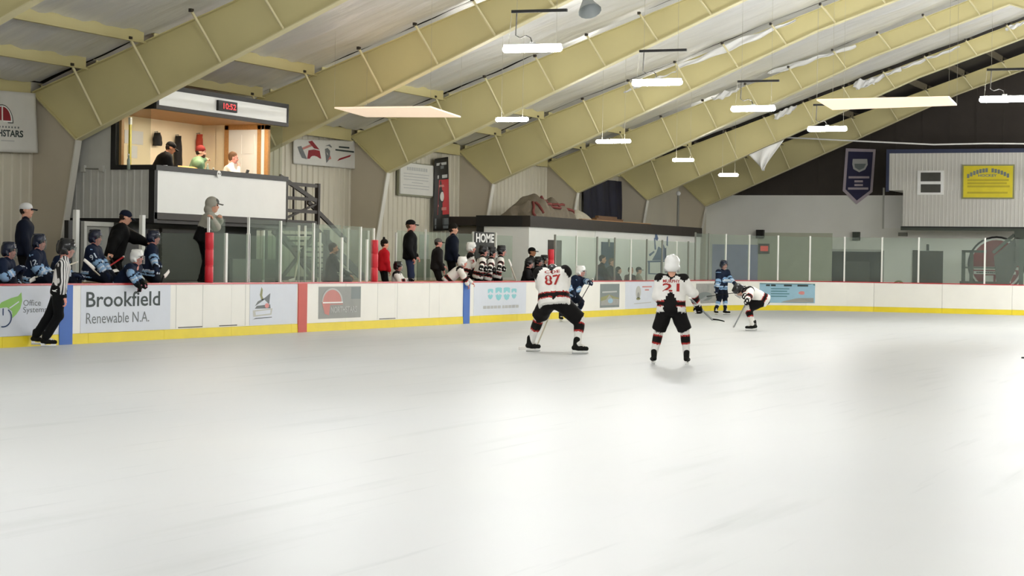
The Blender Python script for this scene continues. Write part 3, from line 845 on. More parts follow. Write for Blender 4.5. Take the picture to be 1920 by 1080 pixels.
# skull sticker on sill
p = onY(411, 327, BY - .06)
t = thing('round_emblem', 'small white round emblem stuck on the black sill', 'emblem', (p.x, BY - .055, p.z))
MB().add([(.085 * cos(a), -.004, .085 * sin(a)) for a in np.linspace(0, 2 * pi, 20, endpoint=False)] + [(.085 * cos(a), .004, .085 * sin(a)) for a in np.linspace(0, 2 * pi, 20, endpoint=False)],
         [list(range(20)), [39 - i for i in range(20)]] + [(i, 20 + i, 20 + (i + 1) % 20, (i + 1) % 20) for i in range(20)]).build('disc', MATS['white'], t)
for sx in (-.035, .035):
    MB().add([(sx + .02 * cos(a), -.006, .012 + .018 * sin(a)) for a in np.linspace(0, 2 * pi, 10, endpoint=False)], [list(range(10))]).build('eye', MATS['black'], t)
# items in the booth
def hang(name, px, py0, py1, Y, mat, lab, cat, w=.3):
    a, c = onY(px, py0, Y), onY(px, py1, Y)
    t = thing(name, lab, cat, (a.x, Y, c.z))
    h = a.z - c.z
    def f(u, v):
        ww = w * (.35 + .65 * min(1, v * 2.2)) * (1 + .08 * sin(v * 12 + u * 5))
        ang = u * 2 * pi
        return (ww / 2 * cos(ang), -.06 + .07 * sin(ang) * (1 + .3 * cos(3 * ang)), h * (1 - v))
    MB().grid(f, 20, 10).build('cloth', MATS[mat], t, True)
    MB().tube([(0, .04, h + .02), (0, -.05, h + .03), (0, -.06, h - .02)], .012, 6).build('hook', MATS['steel'], t)
M('coat_black', '141416', .8, .1, 8); M('cap_red', 'b5402a', .7, .1, 8)
hang('hanging_coat', 331, 255, 318, 25.76, 'coat_black', 'black coat hanging on the booth wall behind the black-capped man', 'coat', .26)
hang('hanging_bag', 292, 249, 273, 25.76, 'coat_black', 'small black bag hanging on the booth wall', 'bag', .30)
hang('hanging_hat', 371, 252, 280, 25.76, 'cap_red', 'red and orange cap hanging by the corner of the booth', 'hat', .2)
for px0, px1, py0, py1, lab in ((234, 268, 243, 272, 'faint notice sheet high on the booth wall'), (240, 257, 272, 297, 'small notice sheet low on the booth wall')):
    a, c = onY(px0, py0, 25.79), onY(px1, py1, 25.79)
    o = MB().box(a.x, c.x, 25.785, 25.798, min(a.z, c.z), max(a.z, c.z)).build('notice_sheet', MATS['paper'])
    tag(o, lab, 'paper')
def on_counter(px, Y): p = onY(px, 320, Y); return Vector((p.x, Y, 3.385))
t = thing('bottle', 'small clear bottle at the left of the booth counter', 'bottle', on_counter(241, 23.95))
M('bottle_green', '9aa89a', .15, .03)
MB().tube([(0, 0, 0), (0, 0, .2), (0, 0, .25), (0, 0, .3)], [.035, .035, .015, .014], 12).build('body', MATS['bottle_green'], t, True)
MB().tube([(0, 0, .3), (0, 0, .33)], .017, 10).build('cap', MATS['white'], t)
t = thing('paper_cup', 'white paper cup on the booth counter before the black-capped man', 'cup', on_counter(310, 23.75))
MB().tube([(0, 0, 0), (0, 0, .13)], [.033, .045], 14).build('body', MATS['white'], t, True)
MB().tube([(0, 0, .13), (0, 0, .145)], [.048, .046], 14).build('lid', MATS['paper'], t)
t = thing('cardboard_box', 'flat orange-brown cardboard box on the booth counter', 'box', on_counter(346, 23.8))
M('cardboard', 'd29a4a', .7, .06, 5)
MB().box(-.45, .42, -.12, .14, 0, .12).build('body', MATS['cardboard'], t)
MB().add([(-.45, -.12, .12), (.42, -.12, .12), (.36, -.02, .17), (-.3, -.02, .17)], [(0, 1, 2, 3)]).build('lid_flap', MATS['cardboard'], t)
t = thing('laptop', 'open dark laptop before the man in white', 'laptop', on_counter(452, 23.85), radians(200))
MB().box(-.14, .14, -.1, .1, 0, .018).build('base', MATS['dark_grey'], t)
o = MB().box(-.14, .14, -.008, .008, 0, .2).build('screen', MATS['dark_grey'], t); o.location = (0, .1, .02); o.rotation_euler.x = radians(-18)
for px, h, lab in ((389, .24, 'clear water bottle beside the green-hooded man'), (400, .16, 'short dark bottle on the booth counter')):
    t = thing('bottle', lab, 'bottle', on_counter(px, 23.7))
    MB().tube([(0, 0, 0), (0, 0, h * .7), (0, 0, h * .85), (0, 0, h)], [.036, .036, .016, .015], 12).build('body', MATS['bottle_green'] if h > .2 else MATS['dark_grey'], t, True)
    MB().tube([(0, 0, h), (0, 0, h + .025)], .018, 10).build('cap', MATS['white'], t)
p = on_counter(230, 24.2)
t = thing('yellow_stick_bundle', 'tall yellow stick standing inside the booth side window', 'stick', (35.95, 24.27, BF))
MB().box(-.03, .03, -.02, .02, 0, 2.0).build('shaft', MATS['kick_yellow'], t)
MB().box(-.035, .035, -.025, .025, 1.95, 2.1).build('end_cap', MATS['white'], t)

# ---- dark lower storey under the booth
lo = thing('lower_storey', 'dark wall and roller door beneath the announcer booth', 'wall panel', (BX0, 24.3, 0))
MB().box(onY(128, 450, 24.3).x - BX0, 5.6, .0, .1, -.12, BF - .14).build('dark_wall', MATS['black_trim'], lo)
x0, x1 = onY(298, 470, 24.3).x - BX0, onY(386, 470, 24.3).x - BX0
M('door_dark', '37312a', .6, .06, 3)
rd = MB().box(x0, x1, -.05, .0, FL, 2.2).build('roller_door', MATS['door_dark'], lo)
for k in range(15):
    MB().box(x0 + .02, x1 - .02, -.065, -.05, FL + .03 + k * .104, FL + .115 + k * .104).build('door_slat', MATS['door_dark'], rd)
x0, x1 = onY(160, 430, 24.25).x - BX0, onY(205, 430, 24.25).x - BX0
z1 = onY(180, 424, 24.25).z
MB().box(x0 - .09, x0, -.09, 0, FL, z1).build('doorway_trim', MATS['light_grey'], lo)
MB().box(x0 - .09, x1 + .1, -.09, 0, z1, z1 + .09).build('doorway_trim', MATS['light_grey'], lo)
MB().box(x0, x1, -.04, -.0, FL, z1).build('doorway_panel', MATS['mid_grey'], lo)
x0, x1 = onY(440, 500, 24.2).x - BX0, onY(520, 500, 24.2).x - BX0
MB().box(-.1, x1 - x0, -.1, -.02, FL, 1.55).build('low_panel', MATS['mid_grey'], lo).location = (x0, 0, 0)

# ---- booth stairs
st = thing('booth_stairs', 'dark brown wooden stairs and latticed railing beside the booth', 'stairs', (BX1, 24.0, 0))
sx = lambda px, Y=24.0: onY(px, 400, Y).x - BX1
MB().box(.05, sx(576), -.3, 1.3, 2.26, 2.42).build('landing', MATS['dark_brown'], st)
fx1 = sx(576)
MB().box(.05, fx1, -.34, -.28, 2.24, 2.50).build('landing_fascia', MATS['dark_brown'], st)
for x in (.08, fx1 - .05):
    MB().box(x - .05, x + .05, -.36, -.26, 2.4, 3.42).build('rail_post', MATS['dark_brown'], st)
for z in (3.36, 3.02, 2.72):
    MB().box(.05, fx1, -.34, -.28, z - .04, z + .04).build('rail', MATS['dark_brown'], st)
for k in range(1, 3):
    x = .08 + (fx1 - .13) * k / 3; MB().box(x - .02, x + .02, -.33, -.29, 2.45, 3.4).build('baluster', MATS['dark_brown'], st)
mb = MB(); mb.beam((.0, -.31, 3.52), (fx1, -.31, 2.95), .05, .1); mb.build('cross_brace', MATS['dark_brown'], st)
mb = MB(); mb.beam((.2, -.31, 2.5), (fx1, -.31, 2.95), .04, .05); mb.build('cross_brace', MATS['dark_brown'], st)
for (a, c) in (((-.3, 1.2, 3.45), (.25, 1.2, 3.72)), ((.25, 1.2, 3.72), (1.1, 1.2, 3.70)), ((1.1, 1.2, 3.70), (.7, 1.2, 3.4)), ((.25, 1.2, 3.72), (.25, 1.2, 3.3)), ((.52, 1.2, 3.72), (.52, 1.2, 3.3)), ((.80, 1.2, 3.72), (.80, 1.2, 3.3)), ((1.08, 1.2, 3.7), (1.08, 1.2, 2.4)), ((.05, 1.2, 3.3), (1.1, 1.2, 3.3))):
    mb = MB(); mb.beam(a, c, .045, .06); mb.build('back_rail', MATS['dark_brown'], st)
hA = onY(577, 378, 23.75); hB = onY(650, 452, 23.75)
mb = MB(); mb.beam((hA.x - BX1, -.25, hA.z), (hB.x - BX1, -.25, hB.z), .05, .11); mb.build('handrail', MATS['dark_brown'], st)
dx = hB.x - hA.x; dz = hB.z - hA.z
mb = MB(); mb.beam((fx1 - .1, -.25, 2.3), (fx1 - .1 + dx * 1.5, -.25, 2.3 + dz * 1.5), .05, .22); mb.build('stringer', MATS['dark_brown'], st)
mb = MB(); mb.beam((fx1 - .1, .9, 2.3), (fx1 - .1 + dx * 1.5, .9, 2.3 + dz * 1.5), .05, .22); mb.build('stringer', MATS['dark_brown'], st)
for k in range(8):
    x = fx1 + .05 + k * .3; MB().box(x - .14, x + .14, -.22, .88, 2.2 + dz / dx * (k * .3 + .1) - .02, 2.2 + dz / dx * (k * .3 + .1) + .02).build('tread', MATS['dark_brown'], st)
for x in (.1, fx1 - .05):
    MB().box(x - .05, x + .05, -.3, -.2, FL, 2.26).build('support_post', MATS['dark_brown'], st)
    MB().box(x - .05, x + .05, 1.1, 1.2, FL, 2.26).build('support_post', MATS['dark_brown'], st)
for a, c in (((.1, -.25, 1.0), (fx1, -.25, 2.2)), ((fx1, -.25, 1.0), (.1, -.25, 2.2)), ((.1, -.25, 1.1), (fx1, -.25, 1.1))):
    mb = MB(); mb.beam(a, c, .05, .09); mb.build('cross_brace', MATS['dark_brown'], st)
xp = onY(612, 470, 23.75).x - BX1
MB().box(xp - .06, xp + .06, -.31, -.19, FL, 2.3).build('support_post', MATS['dark_brown'], st)

# ================================================================== HOME-SIDE LOCKER BUILDING
HX0, HX1, HY = 56.19, 73.2, 23.5
hb = thing('locker_building', 'low white building with a black roof band behind the end glass', 'building', (HX0, HY, 0))
def hbx(name, x0, x1, y0, y1, z0, z1, mat, lab=None):
    return MB().box(x0 - HX0, x1 - HX0, y0 - HY, y1 - HY, z0, z1).build(name, MATS[mat], hb, label=lab)
xr = onY(1082, 430, HY).x; xr2 = onY(1117, 430, HY).x
hbx('front_wall', HX0, xr, HY, HY + .15, -.12, 2.66, 'panel_white')
hbx('front_wall', xr, xr2, HY + .03, HY + .15, -.12, 2.66, 'wall_white')
hbx('front_wall', xr2, HX1, HY, HY + .15, -.12, 2.66, 'panel_white')
hbx('side_wall', HX0, HX0 + .15, HY + .15, 25.2, -.12, 2.66, 'panel_white')
hbx('side_trim', HX0 - .02, HX0 + .12, 25.0, 25.25, -.12, 2.7, 'black_trim')
hbx('roof_band', HX0 - .06, HX1, HY - .06, HY + .2, 2.66, 3.0, 'dark_brown')
hbx('roof_band', HX0 - .06, HX0 + .2, HY + .2, 25.25, 2.66, 3.0, 'black_trim')
hbx('roof', HX0, HX1, HY + .2, YL - .05, 2.7, 2.96, 'dark_brown')
a, c = onY(1027, 470, HY).x, onY(1052, 470, HY).x
hbx('doorway', a, c, HY - .02, HY - .0, -.1, onY(1035, 450, HY).z, 'door_dark')
M('door_blue', '2b3f55', .5, .08)
a, c = onY(1127, 470, HY).x, onY(1152, 470, HY).x
hbx('door', a, c, HY - .04, HY, -.1, onY(1140, 454, HY).z, 'door_blue')
hbx('door_closer', (a + c) / 2 - .04, (a + c) / 2 + .06, HY - .05, HY - .01, 2.15, 2.4, 'mid_grey')
# blue statue mural: seated figure outline
M('mural_blue', '5d6f8f', .6, .1, 6)
def wm(px, py): p = onY(px, py, HY); return (p.x - HX0, -.008, p.z)
def poly_on(pts_, name, mat='mural_blue', par=hb, fn=wm):
    return MB().add([fn(*q) for q in pts_], [list(range(len(pts_)))]).build(name, MATS[mat], par)
mu = MB().add([wm(*q) for q in ((1222, 488), (1230, 474), (1234, 462), (1240, 466), (1244, 458), (1248, 470), (1247, 488))], [list(range(7))]).build('mural', MATS['mural_blue'], hb, label='blue painted crest of a castle-like figure')
for pts_ in ([(1228, 438), (1231, 438), (1234, 447), (1232, 452), (1228, 448)], [(1226, 446), (1228, 446), (1230, 468), (1227, 468)], [(1250, 444), (1252, 442), (1252, 462), (1249, 460)],
             [(1214, 489), (1258, 488), (1258, 491), (1214, 492)], [(1215, 492), (1218, 492), (1218, 514), (1215, 514)], [(1256, 490), (1259, 490), (1259, 516), (1256, 516)],
             [(1238, 491), (1240, 491), (1240, 517), (1238, 517)], [(1218, 512), (1238, 513), (1238, 515), (1218, 514)], [(1246, 496), (1252, 496), (1252, 502), (1246, 502)],
             [(1246, 506), (1252, 506), (1252, 511), (1246, 511)], [(1216, 477), (1226, 470), (1227, 473), (1218, 481)], [(1246, 466), (1249, 464), (1249, 489), (1246, 489)]):
    MB().add([Vector(wm(*q)) for q in pts_], [list(range(len(pts_)))]).build('mural_stroke', MATS['mural_blue'], mu)
# tarp, rags and planks on the roof
M('tarp_red', '7d3b36', .7, .1, 6); M('tarp_grey', '7f7565', .75, .12, 6)
A = onY(976, 405, 24.4); B_ = onY(1062, 408, 24.4)
tx = (A.x + B_.x) / 2
t = thing('tarpaulin_heap', 'crumpled red and grey tarpaulin heap on the locker roof', 'tarpaulin', (tx, 24.5, 2.96))
Lh = (B_.x - A.x) / 2
rsn = np.random.RandomState(5)
def heap(u, v, top=1.0, seed=0.0):
    x = (u - .5) * 2 * Lh
    pr_ = np.interp(u, [0, .06, .14, .20, .24, .29, .36, .48, .60, .66, .70, .74, .82, .92, 1], [0.05, .38, .62, .70, 1.02, .84, .76, .70, .66, .84, .86, .62, .52, .44, .05])
    y = (v - .5) * 1.3
    z = pr_ * .80 * max(0, sin(pi * v)) ** .45 * top + (.05 * sin(u * 31 + v * 9 + seed) + .04 * sin(u * 13 - v * 17)) * sin(pi * v)
    return (x, y + .10 * sin(u * 19 + seed) * sin(pi * v) + .06 * sin(u * 43), max(0.0, z))
MB().grid(lambda u, v: heap(u, v), 60, 20).build('folded_sheet', MATS['tarp_grey'], t)
for pts_ in ([(.02, .10), (.10, .46), (.17, .62)], [(.16, .05), (.185, .35), (.19, .60)], [(.24, .62), (.40, .52), (.55, .50), (.62, .44)], [(.58, .40), (.70, .36), (.84, .30), (.92, .26)], [(.30, .30), (.46, .36), (.60, .30)]):
    q = []
    for (u0, v0), (u1, v1) in zip(pts_[:-1], pts_[1:]):
        for k in range(6):
            w_ = k / 6; h_ = heap(u0 + (u1 - u0) * w_, (v0 + (v1 - v0) * w_) * .5); q.append((h_[0], h_[1] - .03, h_[2] + .02))
    MB().tube(q, .045, 6).build('red_fold', MATS['tarp_red'], t, True)
t = thing('white_bundle', 'grubby white bundle on the locker roof beside the planks', 'bundle', (onY(1075, 405, 24.3).x, 24.2, 2.97))
M('rag_white', 'b8b2a0', .8, .1, 6)
MB().grid(lambda u, v: ((u - .5) * 1.5, (v - .5) * .7, .36 * (sin(pi * u) ** .4) * (sin(pi * v) ** .5) + .03 * sin(u * 20 + v * 13) * sin(pi * u) * sin(pi * v)), 20, 12).build('cloth', MATS['rag_white'], t, True)
t = thing('plank_stack', 'brown planks lying on the locker roof', 'planks', (onY(1110, 405, 24.0).x, 23.95, 2.96))
for k, (x0, x1, y, z) in enumerate(((-.4, 3.2, -.18, .0), (-1.8, 5.0, -.3, .0), (.2, 2.8, 0, .0), (0, 2.6, -.12, .08), (.3, 2.4, .05, .08), (.4, 2.2, -.04, .16))):
    MB().box(x0, x1, y, y + .13, z, z + .075).build('plank', MATS['wood_dark'] if k != 1 else MATS['wood'], t)
# dark blue opening on the wall above the locker building
a, c = onY(1092, 380, YL - .14), onY(1207, 395, YL - .14)
M('tarp_navy', '12142b', .6, .2, 2)
t = thing('dark_tarpaulin', 'dark navy tarpaulin hung on the wall above the locker roof', 'tarpaulin', ((a.x + c.x) / 2, YL - .14, 2.97))
w2 = (c.x - a.x) / 2
def tp_(u, v):
    return (-w2 + 2 * w2 * u, -.02 - .05 * sin(u * 26) - .03 * sin(u * 61 + v * 4), 1.75 * v)
MB().grid(tp_, 60, 10).build('sheet', MATS['tarp_navy'], t, True)
# white globe lamp on post by the far side wall
p = onX(1272, 357, 76.0)
t = thing('post_lamp', 'small white globe on a dark post by the far wall', 'lamp', (p.x, p.y, -.12))
MB().tube([(0, 0, 0), (0, 0, p.z)], .05, 8).build('pole', MATS['mid_grey'], t)
MB().tube([(0, 0, p.z - .1), (0, 0, p.z - .07), (0, 0, p.z), (0, 0, p.z + .07), (0, 0, p.z + .1)], [.02, .07, .1, .07, .02], 12).build('globe', MATS['white'], t, True)

# ================================================================== BANNERS ON THE SIDE WALL
def cloth_banner(name, quad, Y, mat, lab, cat='banner', wav=.03, n=(30, 16)):
    P = [onY(x, y, Y) for x, y in quad]           # TL TR BR BL
    c = sum(P, Vector()) / 4
    t = thing(name, lab, cat, c)
    def S(u, v, d=0.0):
        p = P[3].lerp(P[2], u).lerp(P[0].lerp(P[1], u), v) - c
        return (p.x, wav * sin(u * 9 + 1) * (1.1 - v) - d, p.z)
    o = MB().grid(lambda u, v: S(u, v), *n).build('cloth', MATS[mat], t, True)
    md = o.modifiers.new('thick', 'SOLIDIFY'); md.thickness = .008; md.offset = 1
    return t, S
M('banner_white', 'd9d8d2', .7, .04, 3)
M('maroon', '8e1f2b', .7, .06, 6)
t, S = cloth_banner('team_banner', [(-70, 164), (66, 175), (70, 287), (-75, 282)], YL - .25, 'banner_white', 'white banner with red dome emblem reading NORTHSTARS')
m = lambda u0, v0, u1, v1, d=.012: (lambda u, v: S(u0 + (u1 - u0) * u, v0 + (v1 - v0) * v, d))
mm = m(0, 0, 1, 1)
def half(cx, cy, rx, ry, n=24): return [(cx + rx * cos(a), cy + ry * sin(a)) for a in np.linspace(0, pi, n)]
def bsh(name, pts_, mat, d): MB().add([S(u, v, d) for u, v in pts_], [list(range(len(pts_)))]).build(name, MATS[mat], t)
bsh('dome', half(.52, .475, .165, .30), 'ink_dark', .012); bsh('dome', half(.52, .49, .150, .27), 'white', .015)
bsh('dome', [(.53, .515)] + half(.52, .515, .125, .225)[:12] + [(.53, .74)], 'maroon', .018)
bsh('dome', [(.51, .515), (.51, .74)] + half(.52, .515, .125, .225)[12:], 'maroon', .018)
text('lettering', 'NORTHSTARS', m(.16, .25, .82, .365), MATS['ink_dark'], t, bold=.03)
for k in range(10):
    u = .34 + k * .045; bsh('letter_block', [(u, .395), (u + .02, .395), (u + .02, .425), (u, .425)], 'ink_grey', .012)
bsh('word', [(.50, .175), (.70, .175), (.70, .195), (.50, .195)], 'ink_light', .012)
t, S = cloth_banner('logo_banner', [(550, 261), (667, 264), (667, 317), (553, 307)], YL - .12, 'banner_white', 'crumpled white banner with red crests past the booth', wav=.06)
bsh('crest', [(.20, .24), (.22, .58), (.30, .62), (.38, .58), (.39, .28)], 'maroon', .012)
bsh('crest', [(.06, .70), (.12, .74), (.20, .22), (.13, .26)], 'ink_grey', .012)
bsh('antler', [(.08, .60), (.22, .78), (.30, .86), (.27, .74), (.12, .56)], 'ad_red_faded', .014)
bsh('antler', [(.22, .92), (.28, .96), (.38, .62), (.30, .66)], 'maroon', .014)
bsh('crest', [(.47, .12), (.47, .66), (.52, .70), (.56, .60), (.55, .30)], 'ink_grey', .012)
bsh('crest', [(.48, .78), (.56, .84), (.60, .74), (.58, .72), (.54, .78)], 'ink_grey', .012)
bsh('crest', [(.50, .24), (.56, .42), (.58, .30)], 'ad_red_faded', .014)
bsh('word', [(.72, .73), (.89, .71), (.89, .77), (.72, .79)], 'ink_dark', .012)
bsh('word', [(.66, .62), (.96, .57), (.96, .63), (.66, .68)], 'ink_dark', .012)
bsh('ribbon', [(.70, .24), (.90, .42), (.92, .50), (.74, .34)], 'maroon', .012)
# white notice sign
P = [onY(x, y, YL - .1) for x, y in ((747, 302), (810, 302), (812, 366), (747, 366))]
t = thing('notice_sign', 'white framed notice sign with lines of grey print under a roof knee', 'sign', ((P[0].x + P[1].x) / 2, YL - .1, P[3].z))
w2 = (P[1].x - P[0].x) / 2; h2 = P[0].z - P[3].z
MB().box(-w2, w2, -.02, .05, 0, h2).build('backing', MATS['kick_green'], t)
MB().box(-w2 * .97, w2 * 1.0, -.06, -.02, .05, h2 * .97).build('sheet', MATS['banner_white'], t)
for k in range(9):
    x = -w2 * .6 + k * w2 * 1.25 / 9; MB().box(x, x + w2 * .1, -.064, -.06, h2 * .76, h2 * .86).build('letter_block', MATS['ink_light'], t)
for k, (a, c) in enumerate(((-.78, .72), (-.78, .68), (-.76, .68), (-.3, .35), (-.8, .74), (-.76, .72))):
    z = h2 * (.66 - k * .085); MB().box(w2 * a, w2 * c, -.064, -.06, z - .012, z + .012).build('text_line', MATS['ink_light'], t)
# black and red vertical banner
t, S = cloth_banner('tall_banner', [(815, 298), (840, 294), (842, 432), (813, 433)], YL - .2, 'black_trim', 'tall narrow black and red banner beside the notice sign', wav=.02)
bsh('field', [(.22, .22), (.98, .22), (.98, .70), (.30, .70)], 'red', .012)
bsh('shield', [(.50 + .22 * cos(a), .47 + .085 * sin(a)) for a in np.linspace(0, 2 * pi, 20, endpoint=False)], 'black_trim', .016)
bsh('shield', [(.50 + .15 * cos(a), .47 + .065 * sin(a)) for a in np.linspace(0, 2 * pi, 20, endpoint=False)], 'banner_white', .020)
for k, (u0, u1, v0, v1, mt) in enumerate(((.12, .85, .90, .935, 'ink_light'), (.40, .65, .85, .89, 'ink_grey'), (.20, .90, .72, .765, 'ink_light'), (.3, .9, .60, .63, 'ad_red_faded'), (.25, .85, .33, .36, 'ad_red_faded'), (.45, .92, .28, .32, 'ad_red_faded'), (.08, .6, .08, .17, 'ink_grey'), (.66, .95, .08, .17, 'ink_grey'), (.1, .95, .03, .07, 'ink_grey'))):
    bsh('word', [(u0, v0), (u1, v0), (u1, v1), (u0, v1)], mt, .014)
# conduit and small boxes on the nearest column and booth wall
p = onX(158, 316, BX0 - .03)
t = thing('wall_conduit', 'grey conduit with two junction boxes left of the booth', 'conduit', p)
MB().tube([(0, 0, 0), (0, -.42, -.01)], .015, 6).build('pipe', MATS['mid_grey'], t)
for y in (0.02, -.45): MB().box(-.05, .03, y - .05, y + .05, -.07, .07).build('junction_box', MATS['light_grey'], t)
M('print_red', 'a8322e', .6, .05)
a, c = onX(121, 418, FX[5] - .02), onX(119, 448, FX[5] - .02)

# ================================================================== END WALL
def ex(px, py, X=XE): return onX(px, py, X)
def endbox(name, px0, py0, px1, py1, X, d, mat, par, org_, lab=None):
    a, c = ex(px0, py0, X), ex(px1, py1, X)
    return MB().box(X - d - org_.x, X - org_.x, min(a.y, c.y) - org_.y, max(a.y, c.y) - org_.y, min(a.z, c.z) - org_.z, max(a.z, c.z) - org_.z).build(name, MATS[mat], par, label=lab)
O0 = Vector((0, 0, 0))
# office box
OX = 80.6
a = ex(1668, 288, OX); c = ex(1692, 425, OX)
ytop, ylow = a.y, c.y; zt, zm, zb = 6.23, ex(1680, 357, OX).z, ex(1800, 425, OX).z
of = thing('office_box', 'raised pale ribbed office with a small window on the end wall', 'office', (OX, ylow, 0))
oo = Vector((OX, ylow, 0))
YO = 8.0
MB().box(0.02, XE - OX, YO - ylow, 0, zb, zm).build('office_body', MATS['wall_white'], of)
MB().box(0.02, XE - OX, YO - ylow, ytop - ylow, zm, zt).build('office_body', MATS['wall_white'], of)
M('clad_pale', 'c9c7bf', .55, .03, 2)
pmU = ribbed_panel(.9, zt - zm, 6, .007).mesh('cladding', MATS['clad_pale']); pmL = ribbed_panel(.9, zm - zb, 6, .007).mesh('cladding', MATS['clad_pale'])
y = ytop; k = 0
while y > YO:
    o = link('cladding', pmU, of); o.rotation_euler.z = -pi / 2; o.location = (0.0, y - ylow, zm); y -= .9
y = ylow
while y > YO:
    o = link('cladding', pmL, of); o.rotation_euler.z = -pi / 2; o.location = (0.0, y - ylow, zb); y -= .9
M('trim_navy', '27304e', .5, .06)
MB().box(-.04, .04, YO - ylow, ytop - ylow + .12, zt, zt + .16).build('roof_trim', MATS['trim_navy'], of)
MB().box(-.04, .04, ytop - ylow, ytop - ylow + .12, zm - .05, zt).build('corner_trim', MATS['trim_navy'], of)
M('trim_green', '3f463c', .6, .08)
MB().box(-.05, .1, YO - ylow, .06, zb - .16, zb).build('base_trim', MATS['trim_green'], of)
MB().box(-.09, .02, YO - ylow, 0.02, zb - .05, zb).build('base_trim', MATS['black_trim'], of)
w = endbox('window', 1721, 320, 1769, 365, OX, .06, 'white', of, oo)
for q in ((1726.5, 323.5, 1763.5, 340), (1726.5, 345.5, 1763.5, 361)):
    aa, cc = ex(q[0], q[1], OX - .07), ex(q[2], q[3], OX - .07)
    MB().box(-.075, -.06, cc.y - oo.y, aa.y - oo.y, cc.z, aa.z).build('window_pane', MATS['dark_grey'], w)
# yellow sign
a, c = ex(1805, 309, OX), ex(1902, 373, OX)
M('sign_yellow', 'dccb22', .5, .05, 4); M('sign_ochre', 'b9a81c', .5, .05, 4)
t = thing('yellow_sign', 'bright yellow framed sign with arched heading on the office', 'sign', (OX - .06, (a.y + c.y) / 2, (a.z + c.z) / 2))
hw, hh = (a.y - c.y) / 2, (a.z - c.z) / 2
MB().box(-.03, .0, -hw, hw, -hh, hh).build('frame', MATS['ad_olive'], t)
MB().box(-.035, -.03, -hw * .94, hw * .94, -hh * .92, hh * .92).build('face', MATS['sign_yellow'], t)
def sg(u, v, d=.037): return (-d, hw * .94 * (1 - 2 * u), hh * .92 * (2 * v - 1))
for k in range(14):                 # arched heading, unreadable letters
    if k == 7: continue
    u = .07 + k * .062; v0 = .80 - 1.1 * (u + .02 - .5) ** 2
    MB().add([sg(u, v0), sg(u + .05, v0), sg(u + .05, v0 + .13), sg(u, v0 + .13)], [(0, 1, 2, 3)]).build('letter_block', MATS['ad_slate'], t)
text('lettering', 'HOCKEY', lambda u, v: sg(.30 + .38 * u, .655 + .085 * v), MATS['ad_slate'], t, bold=.03)
for v0, u0, u1 in ((.52, .08, .92), (.42, .08, .88), (.32, .08, .94), (.12, .08, .9)):
    MB().add([sg(u0, v0), sg(u1, v0), sg(u1, v0 + .06), sg(u0, v0 + .06)], [(0, 1, 2, 3)]).build('text_line', MATS['sign_ochre'], t)
# navy pennant
M('pennant_navy', '2b2a4c', .7, .08, 5); M('pennant_edge', 'b9adb6', .7, .05, 5)
P0 = [(1586, 278), (1642, 280), (1636, 360), (1606, 383), (1580, 358)]
t = thing('pennant', 'navy blue pointed championship pennant with pale border', 'banner', ex(1611, 330, XE - .07))
to = t.location.copy()
def pn(pts_, d): return [tuple(ex(x, y, XE - .07 - d) - to) for x, y in pts_]
f0 = pn(P0, 0); f1 = pn(P0, .02)
MB().add(f1 + f0, [(0, 1, 2, 3, 4), (9, 8, 7, 6, 5)] + [(i, 5 + i, 5 + (i + 1) % 5, (i + 1) % 5) for i in range(5)]).build('border', MATS['pennant_edge'], t)
MB().add(pn([(1590.5, 284), (1637, 285), (1631.5, 357), (1606.5, 376), (1585.5, 355)], .03), [(0, 1, 2, 3, 4)]).build('field', MATS['pennant_navy'], t)
MB().add(pn([(1599, 298), (1626, 298), (1627, 309), (1622, 318), (1611, 323), (1600, 317), (1598, 308)], .04), [range(7)]).build('crest', MATS['ink_light'], t)
MB().add(pn([(1602, 307), (1624, 307), (1620, 315), (1611, 319), (1603, 314)], .045), [range(5)]).build('crest', MATS['ad_slate'], t)
for x0, x1, y in ((1591, 1630, 332.5), (1602, 1618, 340), (1602, 1618, 347), (1590, 1628, 353.5)):
    MB().add(pn([(x0, y - 2), (x1, y - 2), (x1, y + 2), (x0, y + 2)], .04), [(0, 1, 2, 3)]).build('word', MATS['pennant_edge'], t)
# cable
q = [ex(1340, 252, 76.0), ex(1500, 259, 76.0), ex(1600, 264, 76), ex(1750, 271, 76), ex(1850, 269, 76), ex(1990, 270, 76)]
o = MB().tube(q, .03, 6).build('net_cable', MATS['white']); tag(o, 'long white cable strung across before the end wall', 'cable')
